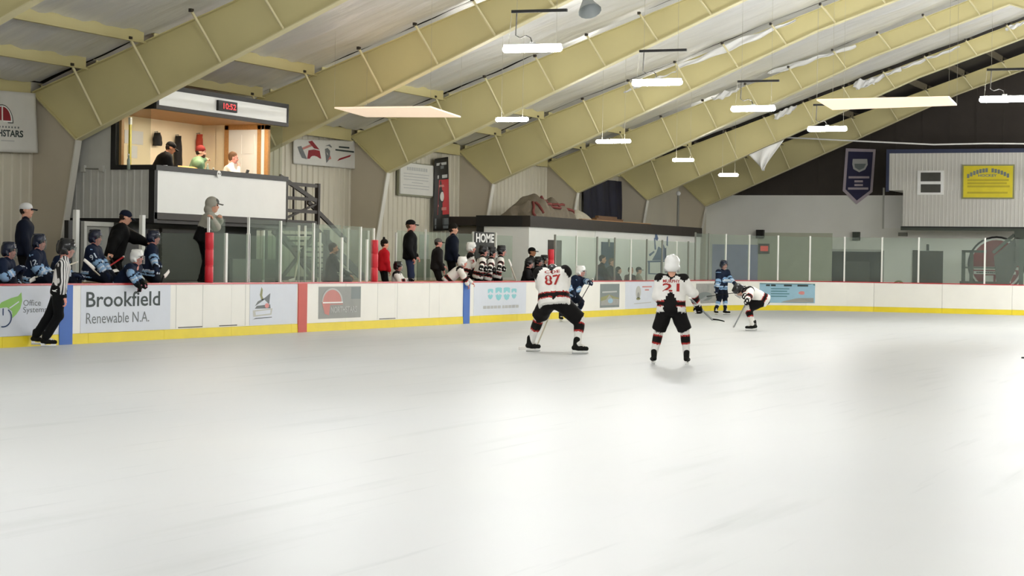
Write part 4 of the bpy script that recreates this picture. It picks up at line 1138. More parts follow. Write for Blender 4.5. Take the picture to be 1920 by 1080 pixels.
# doors, speakers, exit sign
e = thing('wide_doorway', 'wide dark double doorway in the white end wall', 'doorway', ex(1606, 500))
eo = e.location.copy()
endbox('opening', 1561, 471, 1650, 560, XE, .03, 'black_trim', e, eo)
endbox('door_leaf', 1586, 490, 1630, 560, XE - .02, .03, 'dark_grey', e, eo)
endbox('jamb', 1652, 470, 1656, 560, XE, .06, 'mid_grey', e, eo)
endbox('lintel', 1559, 467, 1654, 471, XE, .06, 'light_grey', e, eo)
e = thing('single_doorway', 'narrow dark doorway right of the wide doorway', 'doorway', ex(1740, 500))
eo = e.location.copy()
endbox('opening', 1713, 470, 1767, 560, XE, .03, 'door_dark', e, eo)
endbox('jamb', 1712, 469, 1721, 560, XE - .01, .06, 'dark_grey', e, eo)
endbox('lamp', 1738, 458, 1742, 470, XE, .1, 'dark_grey', e, eo)
for px, py, w_, h_, lab, mt in ((1427, 439, 13, 16, 'black box loudspeaker on the end wall above the exit sign', 'black_trim'), (1607, 443, 12, 16, 'dark olive box loudspeaker above the wide doorway', 'trim_green')):
    t = thing('box_loudspeaker', lab, 'loudspeaker', ex(px, py)); to = t.location.copy()
    endbox('cabinet', px - w_ / 2, py - h_ / 2, px + w_ / 2, py + h_ / 2, XE, .25, mt, t, to)
    endbox('grille', px - w_ * .4, py - h_ * .4, px + w_ * .4, py + h_ * .4, XE - .07, .02, 'dark_grey', t, to)
t = thing('exit_sign', 'small dark-framed red sign on the end wall', 'sign', ex(1433, 466)); to = t.location.copy()
endbox('case', 1423, 457, 1443, 476, XE, .1, 'dark_grey', t, to)
M('exit_red', 'd8463c', .4, 0, emit=.5)
endbox('face', 1426, 461, 1440, 471, XE - .1, .02, 'exit_red', t, to)
t = thing('wall_lamp', 'small dark wall lamp left of the office base', 'lamp', ex(1698, 439)); to = t.location.copy()
endbox('body', 1686, 436, 1702, 443, XE, .2, 'mid_grey', t, to)
t = thing('access_hatch', 'pale rectangular hatch panel below the office corner', 'panel', ex(1675, 395)); to = t.location.copy()
endbox('panel', 1658, 367, 1692, 428, XE, .05, 'panel_white', t, to)
endbox('edge', 1656, 352, 1658, 429, XE, .07, 'light_grey', t, to)
# blue-grey dado panel behind the far players
M('dado_blue', 'a9afd2', .6, .05); M('dado_green', 'c3c6b2', .6, .05, 2)
t = thing('dado_panel', 'lavender grey painted panel on the wall by the exit sign', 'panel', ex(1380, 490)); to = t.location.copy()
endbox('panel', 1336, 458, 1420, 560, XE, .03, 'dado_blue', t, to)
t = thing('dado_panel', 'dull green painted panel left of the wide doorway', 'panel', ex(1490, 490)); to = t.location.copy()
endbox('panel', 1421, 436, 1559, 560, XE, .02, 'dado_green', t, to)
# round red emblem
p = ex(1868, 496)
t = thing('round_wall_emblem', 'large round red emblem with black and white rings on the end wall', 'emblem', p)
def disc(r, d, mat, name):
    n = 36; v = [(-d, r * cos(a_), r * sin(a_)) for a_ in np.linspace(0, 2 * pi, n, endpoint=False)]
    v2 = [(0, y_, z_) for _, y_, z_ in v]
    MB().add(v + v2, [list(range(n))[::-1], list(range(n, 2 * n))] + [(i, (i + 1) % n, n + (i + 1) % n, n + i) for i in range(n)]).build(name, MATS[mat], t)
disc(1.16, .02, 'black_trim', 'outer_ring'); disc(1.08, .03, 'white', 'white_ring'); disc(1.0, .04, 'maroon', 'red_field')
for z0, z1, y0, y1, mt in ((-.22, -.1, -.9, .9, 'white'), (-.4, -.28, -.8, .9, 'white'), (-.9, -.45, .1, .5, 'white'), (-.75, -.45, -.6, .0, 'white'), (-.36, -.31, -.7, .8, 'black_trim')):
    MB().box(-.05, -.04, y0, y1, z0, z1).build('emblem_bar', MATS[mt], t)
# dark green railing and stair ramp
rp = thing('stair_ramp', 'dark green railing and stairs climbing before the round emblem', 'stairs', ex(1860, 500, 80.0)); ro = rp.location.copy()
RX = 79.8
endbox('rail_post', 1804, 469, 1809, 560, RX, .08, 'trim_green', rp, ro)
endbox('rail_post', 1819, 469, 1824, 560, RX, .08, 'trim_green', rp, ro)
endbox('top_rail', 1804, 469, 1850, 474, RX, .08, 'trim_green', rp, ro)
endbox('mid_rail', 1804, 500, 1868, 504, RX, .08, 'trim_green', rp, ro)
endbox('low_panel', 1800, 527, 1870, 560, RX, .06, 'trim_green', rp, ro)
mb = MB(); p0, p1 = ex(1862, 474, RX) - ro, ex(1902, 440, RX) - ro
mb.beam(p0, p1, .1, .12); mb.build('stair_rail', MATS['trim_green'], rp)
mb = MB(); mb.beam(p1, ex(1990, 441, RX) - ro, .1, .3); mb.build('stair_rail', MATS['trim_green'], rp)
pts_ = [ex(x, y, RX) - ro for x, y in ((1862, 480), (1902, 446), (1905, 500), (1885, 545), (1868, 545))]
MB().prism([(q.y, q.z) for q in pts_], 'x', -.03, .03).build('stair_side', MATS['dark_grey'], rp)
endbox('stair_panel', 1905, 446, 1990, 500, RX, .05, 'dark_grey', rp, ro)
endbox('rail_post', 1912, 446, 1918, 560, RX, .08, 'trim_green', rp, ro)
# hose coil
p = ex(1685, 530, 78)
t = thing('hose_coil', 'small yellowish hose coil showing above the end boards', 'hose', (78, p.y, -.1))
zc = 1.0
MB().tube([(0, .22 * cos(a), zc - .05 + .22 * sin(a)) for a in np.linspace(0, pi * 1.1, 14)], .035, 8).build('hose', MATS['ad_olive'], t, True)
MB().box(-.03, .03, -.3, .3, 0, zc - .0).build('stand', MATS['mid_grey'], t)
# puck-like dark spot at the right edge of the ice
p = onZ(1919, 672, 0)
t = thing('puck', 'black puck on the ice at the right edge of the picture', 'puck', (p.x, p.y, 0))
MB().tube([(0, 0, 0), (0, 0, .004), (0, 0, .02), (0, 0, .025)], [.034, .038, .038, .034], 20).build('disc', MATS['black'], t)
# ================================================================== PEOPLE
def V3(*a): return np.array(a, float)
def rotx(d): c, s = cos(radians(d)), sin(radians(d)); return np.array([[1, 0, 0], [0, c, -s], [0, s, c]])
def roty(d): c, s = cos(radians(d)), sin(radians(d)); return np.array([[c, 0, s], [0, 1, 0], [-s, 0, c]])
def rotz(d): c, s = cos(radians(d)), sin(radians(d)); return np.array([[c, -s, 0], [s, c, 0], [0, 0, 1]])

def cone(a, b, ra, rb, mats, sub=False, fa=False, fb=False):
    """tapered limb from a to b; mats: material key or [(t_end, key), ...] bands along it"""
    return dict(a=np.array(a, float), b=np.array(b, float), ra=ra, rb=rb, m=mats, sub=sub, fa=fa, fb=fb)
def ball(c, r, m, sub=False):
    r = np.array(r, float) if np.ndim(r) else np.array([r, r, r], float)
    return dict(c=np.array(c, float), r=r, m=m, sub=sub)

def surface(prims, h, k=0.03, fold=0.0):
    """smooth union of limbs polygonised by surface nets -> verts, quads, material key per quad"""
    lo = np.full(3, 1e9); hi = -lo
    for p in prims:
        if p['sub']: continue
        if 'c' in p: l, u = p['c'] - p['r'], p['c'] + p['r']
        else:
            r = max(p['ra'], p['rb']); l, u = np.minimum(p['a'], p['b']) - r, np.maximum(p['a'], p['b']) + r
        lo = np.minimum(lo, l); hi = np.maximum(hi, u)
    lo -= 2.5 * h; hi += 2.5 * h
    n = np.ceil((hi - lo) / h).astype(int) + 1
    ax = [lo[i] + h * np.arange(n[i]) for i in range(3)]
    D = np.full(n, 0.5, np.float32); B = np.full(n, 9.0, np.float32); T = np.zeros(n, np.int16)
    for j, p in enumerate(prims):
        if 'c' in p: l, u = p['c'] - p['r'], p['c'] + p['r']
        else:
            r = max(p['ra'], p['rb']); l, u = np.minimum(p['a'], p['b']) - r, np.maximum(p['a'], p['b']) + r
        m = k + 2.5 * h
        i0 = np.clip(np.floor((l - m - lo) / h).astype(int), 0, n - 1); i1 = np.clip(np.ceil((u + m - lo) / h).astype(int) + 1, 1, n)
        sl = tuple(slice(i0[i], i1[i]) for i in range(3))
        X = ax[0][sl[0]][:, None, None]; Y = ax[1][sl[1]][None, :, None]; Z = ax[2][sl[2]][None, None, :]
        if 'c' in p:
            c, r = p['c'], p['r']
            dx, dy, dz = X - c[0], Y - c[1], Z - c[2]
            k0 = np.sqrt((dx / r[0]) ** 2 + (dy / r[1]) ** 2 + (dz / r[2]) ** 2) + 1e-6
            k1 = np.sqrt((dx / r[0] ** 2) ** 2 + (dy / r[1] ** 2) ** 2 + (dz / r[2] ** 2) ** 2) + 1e-6
            d = k0 * (k0 - 1) / k1
        else:
            a, e = p['a'], p['b'] - p['a']; L2 = max(e @ e, 1e-8)
            t = np.clip(((X - a[0]) * e[0] + (Y - a[1]) * e[1] + (Z - a[2]) * e[2]) / L2, 0, 1)
            d = np.sqrt((X - a[0] - t * e[0]) ** 2 + (Y - a[1] - t * e[1]) ** 2 + (Z - a[2] - t * e[2]) ** 2) - (p['ra'] + (p['rb'] - p['ra']) * t)
            if p['fa'] or p['fb']:
                Ls = sqrt(L2); sd = ((X - a[0]) * e[0] + (Y - a[1]) * e[1] + (Z - a[2]) * e[2]) / Ls
                if p['fa']: d = np.maximum(d, -sd)
                if p['fb']: d = np.maximum(d, sd - Ls)
        d = d.astype(np.float32)
        if p['sub']:
            D[sl] = np.maximum(D[sl], -d); continue
        s = D[sl]; hh = np.maximum(k - np.abs(s - d), 0) / k
        D[sl] = np.minimum(s, d) - hh * hh * k * 0.25
        bs = B[sl]; mk = d < bs
        bs[mk] = d[mk]; T[sl][mk] = j
    if fold:
        D += fold * (np.sin(ax[0] * 31)[:, None, None] * np.sin(ax[2] * 23 + 1)[None, None, :] + np.sin(ax[1] * 37 + 2)[None, :, None] * np.sin(ax[2] * 17)[None, None, :]).astype(np.float32)
    ins = D < 0
    cs = sum(ins[i:n[0] - 1 + i, j:n[1] - 1 + j, l:n[2] - 1 + l].astype(np.int8) for i in (0, 1) for j in (0, 1) for l in (0, 1))
    act = (cs > 0) & (cs < 8)
    ci = np.argwhere(act); N = len(ci)
    idx = np.full(act.shape, -1, np.int32); idx[act] = np.arange(N)
    acc = np.zeros((N, 3)); cnt = np.zeros(N)
    for axis in range(3):
        o1, o2 = [q for q in range(3) if q != axis]
        for u in (0, 1):
            for w in (0, 1):
                off = np.zeros(3, int); off[o1] = u; off[o2] = w
                p0 = ci + off; p1 = p0.copy(); p1[:, axis] += 1
                d0 = D[tuple(p0.T)]; d1 = D[tuple(p1.T)]
                mk = (d0 < 0) != (d1 < 0)
                t = np.where(mk, d0 / np.where(mk, d0 - d1, 1), 0)
                pos = p0 + 0.0; pos[:, axis] += t
                acc += np.where(mk[:, None], pos, 0); cnt += mk
    g = acc / cnt[:, None]
    verts = lo + g * h
    tg = T[tuple(np.clip(np.rint(g).astype(int), 0, n - 1).T)]
    quads = []
    for axis in range(3):
        o1, o2 = [(1, 2), (2, 0), (0, 1)][axis]
        s0 = [slice(None)] * 3; s1 = [slice(None)] * 3
        s0[axis] = slice(0, n[axis] - 1); s1[axis] = slice(1, n[axis])
        A, C_ = ins[tuple(s0)], ins[tuple(s1)]
        ed = np.argwhere(A != C_)
        ed = ed[(ed[:, o1] > 0) & (ed[:, o2] > 0) & (ed[:, o1] < n[o1] - 1) & (ed[:, o2] < n[o2] - 1)]
        def cell(du, dw):
            q = ed.copy(); q[:, o1] -= du; q[:, o2] -= dw; return idx[tuple(q.T)]
        q = np.stack([cell(1, 1), cell(0, 1), cell(0, 0), cell(1, 0)], 1)
        fl = ~A[tuple(ed.T)]
        q[fl] = q[fl][:, ::-1]
        quads.append(q)
    quads = np.concatenate(quads); quads = quads[(quads >= 0).all(1)]
    # material key per vertex
    keys = np.empty(N, object)
    for j, p in enumerate(prims):
        mk = np.where(tg == j)[0]
        if not len(mk): continue
        if isinstance(p['m'], str): keys[mk] = p['m']; continue
        a, e = p['a'], p['b'] - p['a']; t = np.clip(((verts[mk] - a) @ e) / max(e @ e, 1e-8), 0, 1)
        arr = np.full(len(mk), p['m'][-1][1], object); prev = np.zeros(len(mk), bool)
        for te, kk in p['m']:
            z = (t <= te) & ~prev; arr[z] = kk; prev |= z
        keys[mk] = arr
    fk = keys[quads[:, 0]]
    return verts, quads, fk

def mesh_from(name, chunks):
    """chunks: list of (verts, quads, keys)"""
    vs_, qs, ks = [], [], []; o = 0
    for v, q, k in chunks:
        vs_.append(v); qs.append(q + o); ks.append(k); o += len(v)
    v = np.concatenate(vs_); q = np.concatenate(qs); k = np.concatenate(ks)
    names = sorted(set(k)); mi = {a: i for i, a in enumerate(names)}
    me = bpy.data.meshes.new(name)
    me.vertices.add(len(v)); me.vertices.foreach_set('co', v.astype(np.float32).ravel())
    me.loops.add(q.size); me.loops.foreach_set('vertex_index', q.astype(np.int32).ravel())
    me.polygons.add(len(q)); me.polygons.foreach_set('loop_start', np.arange(0, q.size, 4, dtype=np.int32))
    for nm in names: me.materials.append(MATS[nm])
    me.polygons.foreach_set('material_index', np.array([mi[a] for a in k], np.int32))
    me.polygons.foreach_set('use_smooth', np.ones(len(q), bool))
    me.update(calc_edges=True); me.validate()
    return me, v, q

# ---- cloth and skin colours
for nm, hx in dict(skin='d9a58c', skin_pink='dc9a8c', skin_tan='b98363', lip='a8625a', eye='2a221e', hair_dark='2b211b', hair_brown='5b4330', beard='4a3026',
                   navy='121d33', navy_deep='0b1220', iceblue='86a9cc', ice_white='c8d3de', jersey_white='e9e7e1', jersey_black='120f0d', jersey_red='a3302c', pants_black='0f0d0d',
                   sock_white='e4e2dc', ref_pants='0b0c0e', boot_black='151511', coat_navy='0f1627', coat_blk='070708', coat_char='1d1b1b', hoodie_grey='a3a094', hoodie_green='7c9a78',
                   hoodie_dark='33302f', shirt_white='dcdad6', jeans='2b3552', red_coat='b5121f', maroon_knit='7a2a26', knit_black='17140f', helmet_black='121316', helmet_navy='121b31',
                   helmet_white='eeeeea', glove_black='0f0f0e', glove_pink='c77e92', glove_olive='55503c', lace='d8d5cc', tape='efece4', stick_grey='9da0a0', stick_cream='d9d3bf',
                   skin_far='c99a88', cap_navy='0f172b', cap_black='0b0b0c', cap_grey='5b5b56', cap_white='dddedd', cap_sky='86a4bd').items():
    M(nm, hx, 0.75 if 'helmet' not in nm else 0.25, 0.06, 9, spec=0.5 if 'helmet' in nm else 0.18)
m = bpy.data.materials.new('ref_stripe'); MATS['ref_stripe'] = m; m.use_nodes = True
nt = m.node_tree; bs = nt.nodes['Principled BSDF']; bs.inputs['Roughness'].default_value = .6
tc = nt.nodes.new('ShaderNodeTexCoord'); sp = nt.nodes.new('ShaderNodeSeparateXYZ'); md_ = nt.nodes.new('ShaderNodeMath'); md_.operation = 'PINGPONG'; md_.inputs[1].default_value = .028
ad_ = nt.nodes.new('ShaderNodeMath'); ad_.operation = 'ADD'
rm = nt.nodes.new('ShaderNodeValToRGB'); rm.color_ramp.interpolation = 'CONSTANT'
rm.color_ramp.elements[0].color = lin('17171a'); rm.color_ramp.elements[1].position = .42; rm.color_ramp.elements[1].color = lin('e4e2e0')
dv = nt.nodes.new('ShaderNodeMath'); dv.operation = 'DIVIDE'; dv.inputs[1].default_value = .028
nt.links.new(tc.outputs['Object'], sp.inputs[0]); nt.links.new(sp.outputs[0], ad_.inputs[0])
sk = nt.nodes.new('ShaderNodeMath'); sk.operation = 'MULTIPLY'; sk.inputs[1].default_value = 0.75
nt.links.new(sp.outputs[1], sk.inputs[0]); nt.links.new(sk.outputs[0], ad_.inputs[1])
nt.links.new(ad_.outputs[0], md_.inputs[0]); nt.links.new(md_.outputs[0], dv.inputs[0]); nt.links.new(dv.outputs[0], rm.inputs[0]); nt.links.new(rm.outputs[0], bs.inputs['Base Color'])

# ---- shared small pieces
CACHE = {}
def head_chunk(skin, hair, beard=False, h=0.0095, hatted=False):
    key = ('head', skin, hair, beard, h, hatted)
    if key not in CACHE:
        P = [ball((-.012, 0, .03), (.098, .078, .10), skin), ball((.022, 0, -.045), (.068, .060, .078), skin), cone((.04, 0, -.09), (.05, 0, -.085), .030, .028, 'beard' if beard else skin),
             cone((.078, 0, .012), (.098, 0, -.022), .011, .017, skin), ball((.0, .078, -.005), (.018, .012, .030), skin), ball((.0, -.078, -.005), (.018, .012, .030), skin),
             cone((.070, -.030, .040), (.070, .030, .040), .016, .016, skin), ball((.077, .031, .016), .012, 'eye'), ball((.077, -.031, .016), .012, 'eye'),
             cone((.074, -.020, -.058), (.074, .020, -.058), .011, .011, 'lip'), cone((-.02, 0, -.06), (-.035, 0, -.19), .055, .058, skin),
             ball((.055, .035, -.02), .03, skin), ball((.055, -.035, -.02), .03, skin)]
        if beard: P += [ball((.035, 0, -.075), (.06, .058, .05), 'beard')]
        if hair and not hatted: P += [ball((-.025, 0, .055), (.100, .086, .092), hair)]
        if hair: P += [ball((-.055, 0, .0), (.062, .080, .07), hair)]
        CACHE[key] = surface(P, h, .018)
    return CACHE[key]
def small(name, key, prims, h, k=.012):
    if key not in CACHE: CACHE[key] = mesh_from(name, [surface(prims, h, k)])[0]
    return CACHE[key]
def helmet_mesh(colr, h=.009):
    P = [ball((-.012, 0, .055), (.128, .105, .105), colr), ball((-.055, 0, -.005), (.085, .102, .095), colr), cone((-.02, .088, -.02), (.01, .085, -.06), .026, .022, colr), cone((-.02, -.088, -.02), (.01, -.085, -.06), .026, .022, colr),
         cone((-.09, 0, .13), (.07, 0, .135), .03, .025, colr), cone((-.06, .055, .12), (.08, .05, .11), .02, .016, colr), cone((-.06, -.055, .12), (.08, -.05, .11), .02, .016, colr),
         ball((.115, 0, -.045), (.10, .080, .095), colr, True), ball((.0, 0, -.14), (.12, .075, .10), colr, True), ball((.02, .03, .163), (.05, .006, .012), colr, True), ball((.02, -.03, .163), (.05, .006, .012), colr, True)]
    return small('helmet', ('helmet', colr, h), P, h, .016)
def cage_mesh():
    if 'cage' not in CACHE:
        mb = MB()
        def cp(a, z): r = .118 - .16 * max(0, abs(z + .03) - .03) ** 1.0 * .35; return (.02 + r * cos(a), .98 * .1 * sin(a) * 1.0, z)
        for z in (.035, .0, -.035, -.07, -.10):
            mb.tube([cp(a, z) for a in np.linspace(-1.25, 1.25, 9)], .0035, 4)
        for a in (-1.0, -.6, -.2, .2, .6, 1.0):
            mb.tube([cp(a, z) for z in np.linspace(.04, -.105, 5)], .0035, 4)
        CACHE['cage'] = mb.mesh('face_cage', MATS['steel'])
    return CACHE['cage']
def visor_mesh():
    if 'visor' not in CACHE:
        mb = MB(); mb.grid(lambda u, v: ((.025 + (.105 - .02 * v * v) * cos(-1.35 + 2.7 * u)), .098 * sin(-1.35 + 2.7 * u), .05 - .165 * v), 14, 6)
        CACHE['visor'] = mb.mesh('face_shield', MATS['visor'], True)
    return CACHE['visor']
def cap_mesh(c1, c2, h=.009):
    key = ('cap', c1, c2)
    if key not in CACHE:
        P = [ball((-.015, 0, .055), (.108, .092, .080), c1), cone((-.10, 0, .02), (-.02, 0, .03), .03, .03, c1), ball((-.01, 0, -.05), (.2, .2, .075), c1, True)]
        crown = mesh_from('cap', [surface(P, h, .015)])[0]
        mb = MB(); mb.grid(lambda u, v: (.055 + .105 * v * cos((u - .5) * 1.5) + .02, .082 * sin((u - .5) * 2.6) * (1 - .12 * v), .040 - .018 * v - .02 * (2 * u - 1) ** 2), 12, 5)
        CACHE[key] = (crown, mb.mesh('brim', MATS[c2], True))
    return CACHE[key]
def beanie_mesh(c1, pom=False, h=.009):
    P = [ball((-.018, 0, .065), (.108, .094, .095), c1), cone((.06, 0, .045), (-.09, 0, .01), .035, .04, c1), ball((-.01, 0, -.06), (.2, .2, .075), c1, True)]
    if pom: P.append(ball((-.03, 0, .18), .035, c1))
    return small('beanie', ('beanie', c1, pom), P, h, .02)
def hood_mesh(c1, h=.010):
    P = [ball((-.025, 0, .045), (.125, .115, .125), c1), ball((-.07, 0, -.07), (.09, .11, .10), c1), ball((.11, 0, -.02), (.115, .078, .115), c1, True), ball((0, 0, .0), (.094, .086, .11), c1, True)]
    return small('hood', ('hood', c1), P, h, .02)
def glove_mesh(c1, c2, sgn):
    P = [cone((-.08, 0, 0), (-.01, 0, 0), .066, .056, [(.35, c2), (1, c1)]), cone((.0, .022, .012), (.075, .026, .015), .040, .036, c1), cone((.0, -.022, .012), (.075, -.026, .015), .040, .036, c1)]
    for i, y in enumerate((-.042, -.014, .014, .042)):
        l = (.9, 1.0, .97, .85)[i]
        P += [cone((.075, y, .012), (.075 + .052 * l, y, -.008), .019, .018, c2 if i % 2 else c1), cone((.075 + .052 * l, y, -.008), (.075 + .03 * l, y, -.055), .018, .016, c1)]
    P += [cone((.02, sgn * .05, -.005), (.06, sgn * .066, -.03), .02, .018, c1), cone((.06, sgn * .066, -.03), (.085, sgn * .045, -.055), .018, .015, c2)]
    return small('glove', ('glove', c1, c2, sgn), P, .0085, .008)
def hand_mesh(skin, sgn):
    P = [cone((-.02, 0, 0), (.02, 0, 0), .026, .028, skin), cone((.015, .018, 0), (.075, .022, .002), .020, .019, skin), cone((.015, -.018, 0), (.075, -.024, .002), .020, .018, skin), cone((.015, 0, 0), (.078, 0, .003), .020, .018, skin)]
    for i, y in enumerate((-.030, -.010, .011, .031)):
        l = (.8, .95, 1.0, .92)[i] if sgn > 0 else (.92, 1.0, .95, .8)[i]
        P += [cone((.078, y, .003), (.078 + .040 * l, y * 1.05, -.006), .0098, .0092, skin), cone((.078 + .04 * l, y * 1.05, -.006), (.078 + .062 * l, y * 1.05, -.028), .0092, .0085, skin), cone((.078 + .062 * l, y * 1.05, -.028), (.078 + .060 * l, y * 1.0, -.046), .0085, .0078, skin)]
    P += [cone((.02, sgn * .022, -.004), (.045, sgn * .046, -.012), .013, .0115, skin), cone((.045, sgn * .046, -.012), (.078, sgn * .050, -.022), .0115, .0095, skin)]
    return small('hand', ('hand', skin, sgn), P, .0048, .005)
def skate_parts(white=False):
    key = ('skate', white)
    if key not in CACHE:
        c = 'boot_black'
        P = [cone((-.055, 0, -.065), (.02, 0, -.07), .040, .040, c), cone((.02, 0, -.07), (.15, 0, -.080), .042, .034, c), cone((-.025, 0, -.04), (-.012, 0, .055), .047, .052, c),
             cone((.03, 0, -.02), (.11, 0, -.055), .030, .026, 'lace'), cone((.045, 0, .03), (.03, 0, -.02), .018, .026, 'lace'), cone((.01, 0, .06), (.03, 0, .08), .035, .02, c)]
        boot = mesh_from('boot', [surface(P, .0095, .012)])[0]
        mb = MB()
        mb.prism([(-.085, -.100), (-.03, -.103), (-.02, -.125), (.07, -.125), (.09, -.108), (.165, -.108), (.155, -.140), (-.075, -.140)], 'y', -.013, .013)
        hold = mb.mesh('blade_holder', MATS['white'])
        mb = MB(); mb.prism([(-.09, -.139), (-.085, -.160), (.14, -.162), (.185, -.150), (.18, -.139)], 'y', -.003, .003)
        CACHE[key] = (boot, hold, mb.mesh('blade', MATS['steel']))
    return CACHE[key]
def shoe_mesh(c1='boot_black'):
    P = [cone((-.05, 0, -.05), (.02, 0, -.05), .036, .038, c1), cone((.02, 0, -.05), (.16, 0, -.058), .040, .030, c1), cone((-.02, 0, -.02), (-.01, 0, .05), .042, .046, c1)]
    return small('shoe', ('shoe', c1), P, .011, .012)

def ik(root, tgt, l1, l2, hint):
    d = tgt - root; L = np.linalg.norm(d); mx = (l1 + l2) * .995
    if L > mx: d = d / L * mx; L = mx
    L = max(L, abs(l1 - l2) + .02)
    u = d / np.linalg.norm(d); a = (l1 * l1 - l2 * l2 + L * L) / (2 * L); hgt = sqrt(max(0, l1 * l1 - a * a))
    hv = np.array(hint, float); hv = hv - u * (hv @ u)
    hv = hv / (np.linalg.norm(hv) + 1e-9)
    return root + u * a + hv * hgt, root + u * L
def basis(x, up=(0, 0, 1)):
    x = np.array(x, float); x /= np.linalg.norm(x); up = np.array(up, float)
    if abs(x @ up) > .97: up = np.array([1.0, 0, 0])
    y = np.cross(up, x); y /= np.linalg.norm(y); return np.stack([x, y, np.cross(x, y)], 1)
def m4(R, p, s=1.0, flip=1):
    m = Matrix.Identity(4)
    for i in range(3):
        for j in range(3): m[i][j] = R[i, j] * s
        m[i][3] = p[i]
    return m

NAVY_T = [(.05, 'iceblue'), (.11, 'navy_deep'), (.19, 'iceblue'), (.24, 'ice_white'), (1, 'navy')]
WHITE_T = [(.17, 'jersey_white'), (.21, 'jersey_red'), (.35, 'jersey_black'), (.39, 'jersey_red'), (1, 'jersey_white')]
FITS = dict(
    navy=dict(kind='hockey', torso=NAVY_T, yoke='navy', ua=[(.10, 'iceblue'), (.86, 'navy'), (1, 'iceblue')], fa=[(.25, 'navy'), (.45, 'iceblue'), (.6, 'ice_white'), (.8, 'iceblue'), (1, 'navy_deep')], pants='navy_deep',
              shin=[(.35, 'navy_deep'), (.55, 'iceblue'), (.68, 'ice_white'), (1, 'navy_deep')], glove=('navy', 'ice_white'), helmet='helmet_navy', neck='skin'),
    white=dict(kind='hockey', torso=WHITE_T, yoke='jersey_black', ua=[(.12, 'jersey_black'), (1, 'jersey_white')], fa=[(.12, 'jersey_white'), (.2, 'jersey_red'), (.58, 'jersey_black'), (.68, 'jersey_red'), (1, 'jersey_white')], pants='pants_black',
               shin=[(.18, 'sock_white'), (.24, 'jersey_red'), (.5, 'jersey_black'), (.57, 'jersey_red'), (1, 'sock_white')], glove=('glove_black', 'jersey_white'), helmet='helmet_black', neck='skin'),
    ref=dict(kind='ref', torso='ref_stripe', yoke='ref_stripe', ua='ref_stripe', fa=[(.86, 'ref_stripe'), (1, 'ref_pants')], pants='ref_pants', shin='ref_pants', helmet='helmet_black', neck='skin'),
)
def casual(coat, pants='coat_char', **kw):
    d = dict(kind='casual', torso=coat, yoke=coat, ua=coat, fa=[(.9, coat), (1, coat)], pants=pants, shin=pants, neck='skin'); d.update(kw); return d
DIM = dict(hockey=dict(hem=.158, chest=.140, half=.088, sh=.098, ua=(.098, .084), fa=(.082, .064), hip=.142, th=(.138, .124), shn=(.082, .058), shy=.190),
           ref=dict(hem=.118, chest=.122, half=.060, sh=.068, ua=(.066, .056), fa=(.052, .038), hip=.120, th=(.108, .080), shn=(.078, .070), shy=.165),
           casual=dict(hem=.134, chest=.134, half=.072, sh=.082, ua=(.078, .066), fa=(.062, .048), hip=.122, th=(.098, .072), shn=(.068, .054), shy=.168))

